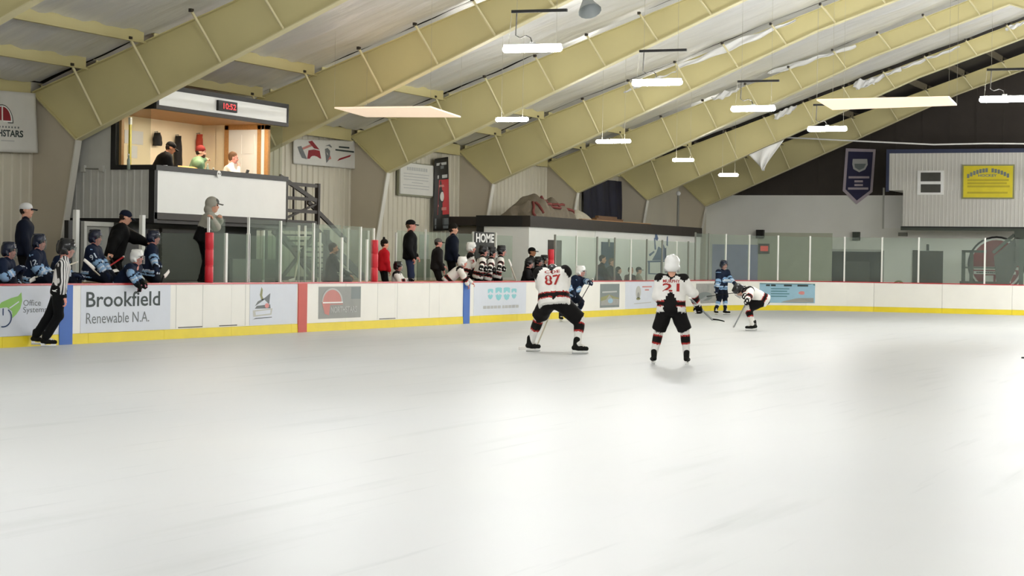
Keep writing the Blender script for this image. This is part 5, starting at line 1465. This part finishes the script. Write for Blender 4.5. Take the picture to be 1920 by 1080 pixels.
class Fig: pass
def person(label, loc, yaw, H, fit, pel=(0, 0, .93), lean=0, side=0, twist=0, head=(0, 0), lh=None, rh=None, lf=None, rf=None, le=(-.6, .5, -.3), re=(-.6, -.5, -.3),
           lk=(1, .15, 0), rk=(1, -.15, 0), hat=None, hair='hair_dark', skin='skin', beard=False, cage=None, hands=True, feet='shoe', world=False, vox=.017, group=None, ftoe=(0, 0), top=None, puff=0.0, hs=None, hunch=0.0, extra=None, fold=.004):
    if hs is None: hs = 1.13 if fit.get('helmet') or (hat and hat[0] in ('helmet', 'hood')) else 1.06
    S = H / 1.75
    yaw_d = yaw; R0 = rotz(yaw_d)
    t = thing('person', label, 'person', loc, radians(yaw_d), group)
    loc_ = np.array(loc, float)
    def L(p):            # world -> local (in S units)
        return (R0.T @ (np.array(p, float) - loc_)) / S
    def conv(p, df):
        if p is None: return V3(*df)
        p = np.array(p, float)
        return L(p) if world else p
    D = DIM[fit['kind']]
    Rt = rotz(twist) @ rotx(side) @ roty(lean)
    U, Vv, W = Rt[:, 2], Rt[:, 1], Rt[:, 0]
    pel = V3(*pel)
    Rh = rotz(twist + head[1]) @ roty(head[0])
    if top is not None:                          # set pelvis height from the height of the crown
        crown = (U * .55)[2] + (Rh @ V3(.02, 0, .135))[2] + .14 * hs
        pel[2] = (top - loc_[2]) / S - crown
    neck = pel + U * (.52 - .10 * hunch) + W * (.15 * hunch)
    hc = neck + U * .03 + Rh @ V3(.02, 0, .135)
    Vp = rotz(twist * .4)[:, 1]
    sL, sR = pel + U * .44 + Vv * D['shy'], pel + U * .44 - Vv * D['shy']
    lh = conv(lh, (.12, .28, pel[2] - .08)); rh = conv(rh, (.12, -.28, pel[2] - .08))
    ah = .165 if feet == 'skate' else .085
    lf = conv(lf, (0, .11, 0)) + V3(0, 0, ah); rf = conv(rf, (0, -.11, 0)) + V3(0, 0, ah)
    if world:
        le = tuple(R0.T @ V3(*le)); re = tuple(R0.T @ V3(*re)); lk = tuple(R0.T @ V3(*lk)); rk = tuple(R0.T @ V3(*rk))
    eL, wL = ik(sL, lh, .285, .25, le); eR, wR = ik(sR, rh, .285, .25, re)
    hL, hR = pel + Vp * .088 - V3(0, 0, .03), pel - Vp * .088 - V3(0, 0, .03)
    kL, aL = ik(hL, lf, .43, .42, lk); kR, aR = ik(hR, rf, .43, .42, rk)
    g = puff; hemd = .10 if fit['kind'] == 'hockey' else .09 if fit['kind'] == 'casual' else .04
    P = []
    for s_ in (-1, 1):
        P.append(cone(pel - U * hemd + Vv * s_ * D['half'], pel + U * .38 + Vv * s_ * D['half'] * 1.15, D['hem'] + g, D['chest'] + g, fit['torso'], fa=fit['kind'] != 'ref'))
    P.append(cone(sL - U * .01, sR - U * .01, D['sh'] + g, D['sh'] + g, fit['yoke']))
    P.append(cone(pel + U * .40, neck + U * .02, .10 + g, .066, fit['yoke']))
    P.append(cone(neck - U * .02, hc - Rh @ V3(.03, 0, .10), .056, .054, fit['neck']))
    if fit['kind'] == 'hockey': P += [ball(sL + U * .02, .10, fit['yoke']), ball(sR + U * .02, .10, fit['yoke'])]
    for sh_, e, w in ((sL, eL, wL), (sR, eR, wR)):
        P.append(cone(sh_, e, D['ua'][0] + g, D['ua'][1] + g, fit['ua'])); P.append(cone(e, w, D['fa'][0] + g, D['fa'][1] + g * .6, fit['fa']))
        if fit['kind'] != 'hockey' and hands: P.append(cone(w, w + (w - e) * .06, .03, .026, skin))
    P.append(cone(hL + V3(0, 0, .03), hR + V3(0, 0, .03), D['hip'], D['hip'], fit['pants']))
    for hp, kn, an in ((hL, kL, aL), (hR, kR, aR)):
        P.append(cone(hp, hp + (kn - hp) * (.96 if fit['kind'] == 'hockey' else 1.0), D['th'][0], D['th'][1], fit['pants'], fb=fit['kind'] == 'hockey')); P.append(cone(kn, an, D['shn'][0], D['shn'][1], fit['shin']))
        if fit['kind'] == 'hockey': P.append(cone(kn + (an - kn) * .12 , kn + (an - kn) * .45, .074, .070, fit['shin'] if isinstance(fit['shin'], str) else [( (te - .12) / .33, kk) for te, kk in fit['shin'] if te > .12]))
    if extra: P += extra(pel, U, Vv, W, sL, sR)
    v, q, k = surface(P, vox / S if vox < .02 else vox, .035, fold)
    hcache = head_chunk(skin, hair, beard, .0095 if vox < .02 else .012, bool(hat or fit.get('helmet')))
    hv = (hcache[0] * hs) @ Rh.T + hc
    me, vv, qq = mesh_from('body', [(v * S, q, k), (hv * S, hcache[1], hcache[2])])
    link('body', me, t)
    hm = m4(Rh, hc * S, S * hs)
    def child(name, mesh, mat4, parent=t):
        o = link(name, mesh, parent); o.matrix_local = mat4; return o
    I4 = Matrix.Identity(4)
    if fit.get('helmet') and hat is None: hat = ('helmet', fit['helmet'])
    if hat:
        if hat[0] == 'helmet':
            ho = child('helmet', helmet_mesh(hat[1], .009 if vox < .02 else .012), hm)
            if cage == 'cage': child('face_cage', cage_mesh(), I4, ho)
            elif cage == 'visor': child('face_shield', visor_mesh(), I4, ho)
        elif hat[0] == 'cap':
            a_, b_ = cap_mesh(hat[1], hat[2]); ho = child('cap', a_, hm); child('brim', b_, I4, ho)
        elif hat[0] == 'beanie': child('beanie', beanie_mesh(hat[1], len(hat) > 2), hm)
        elif hat[0] == 'hood':
            child('hood', hood_mesh(hat[1]), hm)
            if len(hat) > 2:
                a_, b_ = cap_mesh(hat[2], hat[2]); ho = child('cap', a_, hm @ Matrix.Translation((.012, 0, .018))); child('brim', b_, I4, ho)
    if hands:
        for e, w, sg_ in ((eL, wL, 1), (eR, wR, -1)):
            up = U if abs(((w - e) / np.linalg.norm(w - e)) @ U) < .9 else W
            Rw = basis(w - e, up)
            if fit.get('glove'): child('glove', glove_mesh(fit['glove'][0], fit['glove'][1], -sg_), m4(Rw, (w + (w - e) * .1) * S, S * 1.02))
            else: child('hand', hand_mesh(skin, -sg_), m4(Rw, (w + (w - e) * .08) * S, S))
    for a_, kn, to in ((aL, kL, ftoe[0]), (aR, kR, ftoe[1])):
        Rf = rotz(twist * .3 + to)
        if feet == 'skate':
            b_, h_, bl = skate_parts(); so = child('skate', b_, m4(Rf, a_ * S, S)); child('blade_holder', h_, I4, so); child('blade', bl, I4, so)
        elif feet == 'shoe': child('shoe', shoe_mesh(), m4(Rf, a_ * S, S))
    f = Fig(); f.t = t; f.S = S; f.pel, f.U, f.V, f.W, f.neck, f.hc = pel * S, U, Vv, W, neck * S, hc * S
    f.wL, f.wR, f.sL, f.sR, f.eL, f.eR = wL * S, wR * S, sL * S, sR * S, eL * S, eR * S
    f.Rh = Rh
    f.bvh = BVHTree.FromPolygons([tuple(p) for p in v * S], [tuple(x) for x in q])
    f.world = lambda p: Vector(R0 @ np.array(p) + loc_)
    return f
def decal(f, origin, right, up, inward, w, h, body=None, pts=None, mat='jersey_red', name='lettering', bold=.02, off=.008):
    """print wrapped onto the body surface; origin = lower left corner (local), seen from outside"""
    o, r, u, n = (np.array(x, float) for x in (origin, right, up, inward))
    def mp(a, b):
        p = o + r * (a * w) + u * (b * h) - n * .5
        hit = f.bvh.ray_cast(Vector(p), Vector(n), 1.0)
        q = np.array(hit[0]) if hit[0] is not None else o + r * (a * w) + u * (b * h)
        return tuple(q - n * off)
    if body is not None:
        return text(name, body, mp, MATS[mat], f.t, bold=bold, res=2)
    mb = MB(); c = (sum(p[0] for p in pts) / len(pts), sum(p[1] for p in pts) / len(pts))
    n_ = len(pts); mb.add([mp(*p) for p in pts] + [mp(*c)], [(i, (i + 1) % n_, n_) for i in range(n_)])
    return mb.build(name, MATS[mat], f.t)
def oval(n=14): return [(.5 + .5 * cos(a), .5 + .5 * sin(a)) for a in np.linspace(0, 2 * pi, n, endpoint=False)]
def back_print(f, num, name=None, mat='jersey_red', z=.17, w=.30, h=.19):
    S = f.S
    decal(f, f.pel + f.U * z * S + f.V * w / 2 * S - f.W * .0, -f.V, f.U, f.W, w * S, h * S, num, mat=mat, name='number')
    if name: decal(f, f.pel + f.U * (z + h + .025) * S + f.V * w * .48 * S, -f.V, f.U, f.W, w * .96 * S, .055 * S, name, mat=mat)
def chest_crest(f, c1='ice_white', c2='iceblue'):
    S = f.S
    decal(f, f.pel + f.U * .12 * S - f.V * .13 * S, f.V, f.U, -f.W, .26 * S, .20 * S, pts=oval(), mat=c2, name='crest')
    decal(f, f.pel + f.U * .17 * S - f.V * .12 * S, f.V, f.U, -f.W, .24 * S, .11 * S, pts=[(0, .1), (.3, .0), (1, .7), (.9, 1), (.5, .75), (.1, .45)], mat=c1, name='crest', off=.014)
def arm_print(f, s_, e_, num, side, mat='ice_white', w=.10, h=.10):
    S = f.S; c = (np.array(s_) * .5 + np.array(e_) * .5); up = (np.array(s_) - np.array(e_)); up /= np.linalg.norm(up)
    inw = -f.V * side; right = np.cross(up, -inw); right /= np.linalg.norm(right)
    decal(f, c - right * w / 2 * S - up * h / 2 * S, right, up, inw, w * S, h * S, num, mat=mat, name='number')

def stick(label, A, B, bdir, blade=.30, mat='stick_grey', bmat='tape', group='hockey sticks', bz=None):
    """shaft from butt A to heel B (world), blade along bdir"""
    A, B = Vector(A), Vector(B); bd = Vector(bdir).normalized()
    t = thing('hockey_stick', label, 'hockey stick', B, group=group)
    d = A - B
    mb = MB(); mb.beam((0, 0, 0), d, .028, .02); mb.build('shaft', MATS[mat], t)
    mb = MB(); mb.beam(d * .97, d * 1.005, .034, .026); mb.build('butt_tape', MATS['tape'], t)
    up = (d.normalized() - bd * d.normalized().dot(bd)).normalized()
    n = bd.cross(up).normalized()
    def f(u, v): return tuple(bd * (blade * u) + up * ((v - .25) * .075 * (1 - .25 * u * u)) + n * (.03 * u * u))
    o = MB().grid(f, 8, 3).build('stick_blade', MATS[bmat], t, True)
    md = o.modifiers.new('thick', 'SOLIDIFY'); md.thickness = .012
    return t
# ------------------------------------------------------------------ who is where
def Bx(px, Y): return onY(px, 480, Y).x
def Zat(px, py, Y): return onY(px, py, Y).z
def bench(label, px, Y, py_top, fit, yaw=-72, H=1.62, lean=12, sit=True, **kw):
    X = Bx(px, Y); fl = kw.pop('floor', FL)
    kw.setdefault('vox', .021)
    top = Zat(px, py_top, Y)
    if sit:
        kw.setdefault('lf', (.40, .14, .0)); kw.setdefault('rf', (.40, -.14, .0))
        kw.setdefault('lh', (.40, .18, .62)); kw.setdefault('rh', (.40, -.18, .62))
    return person(label, (X, Y, fl), yaw, H, fit, top=top, lean=lean, **kw)
NV, WH = FITS['navy'], FITS['white']
GN = 'navy players on the bench'; GW = 'white players on the bench'
SK = dict(feet='skate')
# ---- visitor bench
f = bench('navy player cut by the left edge, leaning on the boards', -10, 21.55, 455, NV, lean=28, cage='visor', skin='skin_pink', group=GN, lh=(.45, .15, .42 + .3), rh=(.45, -.15, .72), **SK); chest_crest(f)
f = bench('standing man in navy jacket and white and blue cap', 44, 22.7, 379, casual('coat_navy', 'coat_blk'), yaw=-62, H=1.84, sit=False, lean=3, hat=('cap', 'cap_white', 'cap_navy'), hair='hair_dark', puff=.012, lh=(.18, .2, 1.0), rh=(.12, -.22, .85))
f = bench('navy player numbered 12 beside the man in the white cap', 59, 21.75, 440, NV, lean=14, cage='visor', skin='skin_pink', group=GN, **SK); chest_crest(f); arm_print(f, f.sR, f.eR, '12', -1, w=.13, h=.11)
f = bench('navy player half hidden behind the referee', 104, 21.75, 452, NV, lean=16, cage='visor', group=GN, **SK); arm_print(f, f.sR, f.eR, '7', -1, w=.08, h=.12)
f = bench('navy player numbered 91 left of the coach in black', 170, 21.75, 432, NV, lean=8, cage='visor', skin='skin_pink', group=GN, **SK); chest_crest(f); arm_print(f, f.sR, f.eR, '91', -1, w=.13, h=.11)
Yc = 22.45
f = person('coach in black jacket and navy cap reaching his arm right', (Bx(215, Yc), Yc, FL), -58, 1.86, casual('coat_blk', 'coat_blk'), top=Zat(238, 394, Yc), pel=(0, 0, .9), lean=14, head=(18, 6), hat=('cap', 'cap_navy', 'cap_navy'),
           lh=onY(291, 462, 21.75), rh=onY(203, 484, 22.2), world=True, lf=(Bx(225, Yc), Yc - .1, FL), rf=(Bx(210, Yc), Yc, FL), le=(.2, .2, -.8), re=(-.3, .2, -.2), vox=.019, puff=.045)
f = bench('navy player in white helmet leaning over the boards, pink gloves', 226, 21.32, 469, dict(NV, glove=('glove_black', 'glove_pink')), lean=40, yaw=-80, hat=('helmet', 'helmet_white'), cage='cage', skin='skin_pink', sit=False, H=1.58, group=GN,
          world=True, lh=onY(267, 530, 20.80), rh=onY(257, 533, 20.80), lf=(Bx(234, 21.5), 21.5, FL), rf=(Bx(222, 21.5), 21.5, FL), **SK); arm_print(f, f.sR, f.eR, '4', -1, w=.09, h=.10)
f = bench('navy player right of the coach, hand on the cap rail', 278, 21.72, 432, NV, lean=10, yaw=-62, cage='visor', skin='skin_pink', group=GN, sit=False, H=1.62,
          world=True, lh=onY(302, 512, 21.2), rh=onY(296, 516, 21.2), lf=(Bx(285, 21.9), 21.9, FL), rf=(Bx(272, 21.9), 21.9, FL), **SK); chest_crest(f)
stick('cream hockey stick held across the navy bench behind the referee', onY(145, 491, 21.5), onY(66, 520, 21.5), (-1, 0, -.3), mat='stick_cream', blade=.2)
stick('pale hockey stick blade up between the coach and number 91', onY(195, 524, 21.45), onY(176, 507, 21.45), (-.5, 0, .32), mat='stick_cream', blade=.34)
stick('red and grey hockey stick slanting before the coach in black', onY(232, 481, 21.9), onY(196, 505, 21.9), (-1, 0, -.3), mat='board_red', blade=.25)
stick('dark hockey stick with white tape before the coach', onY(205, 480, 22.15), onY(222, 508, 21.8), (-1, 0, -.1), mat='coat_char', blade=.3)
stick('hockey stick with pale blade at the right end of the navy bench', onY(290, 560, 21.15), onY(307, 517, 21.15), (.6, 0, .3), mat='coat_char', blade=.24)
# ---- boxes between the benches
f = person('man in grey hooded sweatshirt leaning on the glass above the red pad', (Bx(378, 21.5), 21.5, FL + .45), -58, 1.72, casual('hoodie_grey', 'coat_blk', torso=[(.62, 'coat_blk'), (1, 'hoodie_grey')]), top=Zat(394, 372, 21.5), lean=20, head=(4, -8), hat=('hood', 'hoodie_grey', 'cap_grey'),
           world=True, lh=onY(412, 408, 21.06), rh=onY(398, 411, 21.06), lf=(Bx(386, 21.6), 21.6, FL + .45), rf=(Bx(378, 21.5), 21.5, FL + .45), le=(.5, -.3, -.5), re=(-.3, -.6, -.5), vox=.018, puff=.028)
f = bench('dark-haired man in charcoal jacket behind the box glass', 621, 22.2, 455, casual('coat_char'), yaw=-52, H=1.7, beard=True, skin='skin_tan', lean=4)
stick('pale wooden stick leaning on the box glass', onY(562, 470, 21.6), onY(552, 526, 21.6), (-1, 0, -.1), mat='stick_cream', blade=.2)
# ---- home bench
f = bench('child in bright red coat and black bobble hat by the red pad', 719, 21.75, 449, casual('red_coat', 'coat_blk'), yaw=-48, H=1.42, sit=False, lean=2, hat=('beanie', 'knit_black', 1), puff=.02, lh=(.14, .2, .82), rh=(.14, -.2, .82), lf=(0, .1, 0), rf=(0, -.1, 0))
f = bench('small helmeted player behind the boards beside the red coat', 743, 21.6, 491, WH, yaw=-75, H=1.35, lean=5, cage='cage', skin='skin_pink', **SK)
f = bench('tall man in black jacket, blue jeans and black cap', 768, 22.3, 411, casual('coat_blk', 'jeans'), yaw=-60, H=1.92, sit=False, lean=1, hat=('cap', 'cap_black', 'cap_black'), hair='hair_brown', skin='skin_pink', puff=.025, lh=(.16, .2, .98), rh=(.05, -.26, .95))
f = bench('youth in charcoal hoodie and grey cap at the home bench', 818, 21.8, 446, casual('coat_char', 'coat_char'), yaw=-50, H=1.54, sit=False, lean=5, hat=('cap', 'cap_grey', 'cap_black'), skin='skin_pink', puff=.015, lh=(.25, .15, .95), rh=(.15, -.22, .85))
f = bench('man in dark jacket and black knit hat behind the youth', 846, 22.6, 419, casual('coat_navy', 'coat_blk'), yaw=-55, H=1.9, sit=False, lean=3, hat=('beanie', 'knit_black'), skin='skin', puff=.02, lh=(.2, .2, 1.0), rh=(.1, -.25, .9))
f = bench('white player in white helmet sitting highest on the home bench', 874, 22.0, 455, WH, yaw=-60, lean=14, hat=('helmet', 'helmet_white'), group=GW, skin='skin_pink', **SK); arm_print(f, f.sR, f.eR, '3', -1, mat='jersey_red')
f = bench('white player bent over the boards with bare hand hanging down', 840, 21.4, 482, dict(WH, glove=None), yaw=-60, H=1.55, lean=48, hat=('helmet', 'helmet_white'), group=GW, sit=False, skin='skin_pink',
          world=True, lh=onY(884, 530, 20.86), rh=onY(876, 532, 20.86), lf=(Bx(860, 21.7), 21.7, FL), rf=(Bx(850, 21.7), 21.7, FL), **SK)
for px, pt, lab in ((905, 461, 'white player with dark gloves, first of the three dark helmets'), (921, 464, 'white player in dark helmet, middle of the three'), (939, 461, 'white player in dark helmet, right of the three')):
    f = bench(lab, px - 8, 21.62, pt, WH, yaw=-66, lean=14, cage='cage', group=GW, skin='skin_pink', sit=False, world=True, lh=onY(px + 14, 527, 20.9 + .02), rh=onY(px - 4, 527, 20.92), lf=(Bx(px, 21.9) + .1, 21.9, FL), rf=(Bx(px, 21.9) - .15, 21.9, FL), **SK)
stick('black hockey stick laid across the three white players', onY(897, 520, 21.15), onY(928, 506, 21.15), (.8, 0, -.5), mat='coat_blk', bmat='coat_blk', blade=.2)
stick('hockey stick with pale taped blade right of the three players', onY(972, 540, 21.3), onY(958, 500, 21.3), (-.4, 0, .6), mat='stick_cream', blade=.22)
f = bench('man in black cap and dark jacket at the right end of the bench', 992, 22.0, 463, casual('coat_char'), yaw=-80, H=1.7, lean=8, hat=('cap', 'cap_black', 'cap_black'), skin='skin_tan', puff=.02)
f = bench('dark-jerseyed helmeted youth left of the black-capped man', 984, 21.55, 486, casual('coat_blk', hat=None), yaw=-80, H=1.5, lean=14, hat=('helmet', 'helmet_black'), cage='cage', skin='skin_pink')
f = bench('helmeted youth in black just behind the player numbered 87', 1004, 21.6, 482, casual('coat_blk'), yaw=-80, H=1.5, lean=10, hat=('helmet', 'helmet_black'), cage='cage', skin='skin_pink')
f = bench('helmeted youth in black beside the red pad of the end glass', 1016, 21.6, 479, casual('coat_blk'), yaw=-85, H=1.5, lean=8, hat=('helmet', 'helmet_black'), cage='cage')
M('red_mitt', 'c43038', .6, .06)
# ---- onlookers behind the end glass
F0 = 0.35
f = bench('onlooker in dark coat before the blue door, left of two', 1124, 22.6, 478, casual('coat_blk'), yaw=-70, H=1.7, lean=10, hair='hair_dark', vox=.024, floor=-.12 + .5, puff=.02)
f = bench('onlooker in dark coat before the blue door, right of two', 1141, 22.5, 484, casual('coat_navy'), yaw=-90, H=1.65, lean=12, hair='hair_brown', vox=.024, floor=.38, puff=.03)
f = bench('onlooker in black low behind the glass right of the blue door', 1155, 22.4, 500, casual('coat_blk'), yaw=-60, H=1.5, lean=10, vox=.024, floor=.2)
f = bench('onlooker in grey and white low behind the glass', 1178, 22.4, 500, casual('coat_char'), yaw=-120, H=1.5, lean=16, vox=.024, floor=.2)
f = bench('onlooker in dark cap and grey coat nearest the blue mural', 1196, 22.4, 500, casual('hoodie_grey'), yaw=-60, H=1.5, lean=4, vox=.024, floor=.2, hat=('cap', 'cap_black', 'cap_black'))
t = thing('spectator_bench', 'low grey ledge behind the end glass holding the onlookers', 'bench', (58.5, 22.45, -.12))
MB().box(-3.2, 6.0, -.22, .35, 0, .95).build('ledge', MATS['mid_grey'], t)
# ---- booth crew
YB = 24.2
f = bench('man in black hooded jacket and black cap inside the booth', 292, YB, 264, casual('coat_blk'), yaw=-50, H=1.75, lean=24, head=(24, 0), hat=('cap', 'cap_black', 'cap_black'), skin='skin_tan', floor=BF, vox=.02, puff=.045)
f = bench('man in green hoodie and maroon knit hat inside the booth', 358, YB, 273, casual('hoodie_green'), yaw=-62, H=1.72, lean=18, head=(4, 0), hat=('beanie', 'maroon_knit'), beard=True, floor=BF, vox=.02, puff=.03,
          world=True, lh=onY(383, 299, YB - .2), rh=onY(380, 322, YB - .35), lf=(Bx(380, YB), YB - .2, BF), rf=(Bx(370, YB), YB - .2, BF))
f = bench('brown-haired man in white shirt at the laptop', 416, YB, 284, casual('shirt_white'), yaw=-58, H=1.72, lean=22, head=(6, 0), hair='hair_brown', skin='skin_pink', floor=BF, vox=.02,
          world=True, lh=onY(447, 315, YB - .2), rh=onY(440, 322, YB - .3), lf=(Bx(436, YB), YB - .2, BF), rf=(Bx(428, YB), YB - .2, BF))
for px, lab in ((290, 'black stool under the man in the black cap'), (356, 'black stool under the man in the green hoodie'), (414, 'black stool under the man in the white shirt')):
    t = thing('stool', lab, 'stool', (Bx(px, YB + .05), YB + .05, BF), group='booth stools')
    MB().tube([(0, 0, .52), (0, 0, .56)], .18, 14).build('seat', MATS['coat_blk'], t)
    for a in range(4):
        MB().tube([(.08 * cos(a * pi / 2), .08 * sin(a * pi / 2), .52), (.17 * cos(a * pi / 2), .17 * sin(a * pi / 2), 0)], .014, 6).build('leg', MATS['steel'], t)

# ---- on the ice
Yr = 20.42
f = person('referee in striped shirt and black helmet gliding by the boards', (27.95, Yr, 0), -60, 1.80, FITS['ref'], top=Zat(123, 450, Yr), pel=(.13, 0, .9), lean=10, head=(6, 4), cage='visor', skin='skin_pink', feet='skate', world=True,
           lh=onY(112, 556, 20.7), rh=onY(121, 556, 20.12), rf=onZ(86, 651, 0), lf=onZ(86, 651, 0) + Vector((.06, .26, 0)), le=(-.6, .3, 0), re=(-.6, .2, 0), lk=(.9, -.6, .2), rk=(.9, -.6, .2), vox=.0145, ftoe=(0, 0), fold=.002)
decal(f, f.pel + V3(-.09, -.2, -.02) * f.S, V3(1, 0, 0), V3(0, 0, 1), V3(0, 1, 0), .10, .045, pts=[(0, .6), (1, 1), (.6, .3), (.9, 0), (.3, .1)], mat='white', name='logo')

def tucked(pel, U, Vv, W, sL, sR): return [ball(pel + U * .06 - W * .085, (.09, .15, .13), 'pants_black'), ball(pel + U * .15 - W * .10, (.07, .085, .075), 'pants_black'), ball(pel - U * .06 - W * .095, (.10, .15, .12), 'pants_black')]
p21 = (29.72, 10.0, 0)
f = person('white player numbered 21 standing with his back turned, white helmet', p21, 16, 1.60, WH, top=1.70, lean=6, head=(2, -4), hat=('helmet', 'helmet_white'), feet='skate', world=True, vox=.0135,
           lh=onX(1243, 572, 29.85), rh=onX(1307, 572, 30.0), lf=(29.62, 10.24, 0), rf=(29.80, 9.76, 0), le=(-.8, .25, 0), re=(-.5, -.6, 0), lk=(.8, .5, 0), rk=(.8, -.3, 0), ftoe=(15, -10), extra=tucked, hs=1.25)
S = f.S
decal(f, f.pel + f.U * .235 * S + f.V * .15 * S, -f.V, f.U, f.W, .29 * S, .14 * S, '21', mat='jersey_red', name='number')
decal(f, f.pel + f.U * .385 * S + f.V * .145 * S, -f.V, f.U, f.W, .29 * S, .055 * S, 'MURPHY', mat='jersey_red')
g = f.world(f.wR)
h21 = onX(1336, 600, 31.1)
stick('grey hockey stick in the right hand of player 21', g + (g - h21) * .45, h21, onX(1356, 600, 31.1) - h21, mat='stick_grey', blade=.2, bmat='coat_blk')

p87 = (32.14, 12.95, 0)
f = person('tall white player numbered 87 crouching in a wide stance', p87, 22, 1.95, WH, pel=(-.12, 0, .835), lean=22, twist=0, side=-5, hunch=.85, head=(80, 0), feet='skate', world=True, vox=.0145,
           lh=(32.70, 13.30, .86), rh=(32.74, 13.02, 1.02), lf=(32.25, 13.42, 0), rf=(32.03, 12.46, 0), le=(-.2, .9, -.3), re=(-.2, -.9, -.3), lk=(.8, .5, 0), rk=(.8, -.5, 0), ftoe=(-55, -70))
back_print(f, '87', 'COE', z=.185, w=.25, h=.175)
stick('pale hockey stick held low by player 87, blade left of his skate', (32.84, 13.06, 1.25), (32.52, 13.44, .04), (-.3, .95, 0), mat='stick_cream', blade=.3)

pb = onZ(1412, 620, 0)
f = person('white player bent double over the puck, facing left', (pb.x, pb.y, 0), 122, 1.72, WH, pel=(-.24, 0, .78), lean=62, hunch=.6, head=(60, 0), feet='skate', world=True, vox=.018, cage='cage',
           lh=onY(1398, 574, pb.y - .1), rh=onY(1391, 580, pb.y - .25), lf=pb + Vector((-.14, -.02, 0)), rf=pb + Vector((.12, .02, 0)), le=(.2, -.6, 0), re=(.2, -.6, 0), lk=(-.4, .7, 0), rk=(-.4, .7, 0), ftoe=(0, 10))
decal(f, f.pel + f.U * .2 * f.S + f.V * .1 * f.S, -f.V, f.U, f.W, .2 * f.S, .15 * f.S, '5', mat='jersey_red', name='number')
hb_ = onZ(1376, 613, 0.02)
stick('white hockey stick of the bent player, blade on the ice', onY(1400, 566, pb.y), hb_, Vector(onZ(1357, 607, 0.02)) - Vector(hb_), mat='stick_grey', bmat='tape', blade=.34)

pf = onZ(1351, 590, 0)
f = person('navy player standing far off in a navy helmet with level stick', (pf.x, pf.y, 0), -120, 1.68, NV, top=Zat(1362, 489, pf.y), lean=10, head=(4, 0), feet='skate', world=True, vox=.02, cage='visor', skin='skin_pink',
           lh=onX(1388, 546, pf.x - .3), rh=onX(1344, 544, pf.x - .3), lf=pf + Vector((.10, -.13, 0)), rf=pf + Vector((-.10, .13, 0)), ftoe=(20, -20)); chest_crest(f)
a, c = f.world(f.wL), f.world(f.wR)
stick('hockey stick held level by the far navy player', onX(1395, 547, pf.x - .35), onX(1325, 556, pf.x - .35), (0, .5, -.3), mat='coat_char', bmat='stick_grey', blade=.3)

pn_ = onZ(1077, 603, 0)
f = person('navy player in white helmet skating with one arm raised', (pn_.x, pn_.y, 0), -100, 1.66, NV, top=Zat(1081, 499, pn_.y), pel=(-.05, -.1, .8), lean=26, side=-8, head=(0, 10), hat=('helmet', 'helmet_white'), feet='skate', world=True, vox=.018, cage='cage', skin='skin_pink',
           lh=onX(1108, 530, pn_.x - .3), rh=onX(1073, 548, pn_.x - .35), lf=pn_ + Vector((-.05, -.05, 0)), rf=pn_ + Vector((.05, .42, 0)), le=(.5, -.6, .5), re=(-.5, .6, -.2), lk=(-.4, -.8, 0), rk=(-.4, -.6, 0), ftoe=(10, -40)); chest_crest(f)
stick('dark hockey stick raised by the navy player in the white helmet', onX(1112, 522, pn_.x - .3), onX(1084, 572, pn_.x - .45), (-.3, .6, -.3), mat='coat_char', bmat='stick_grey', blade=.28)
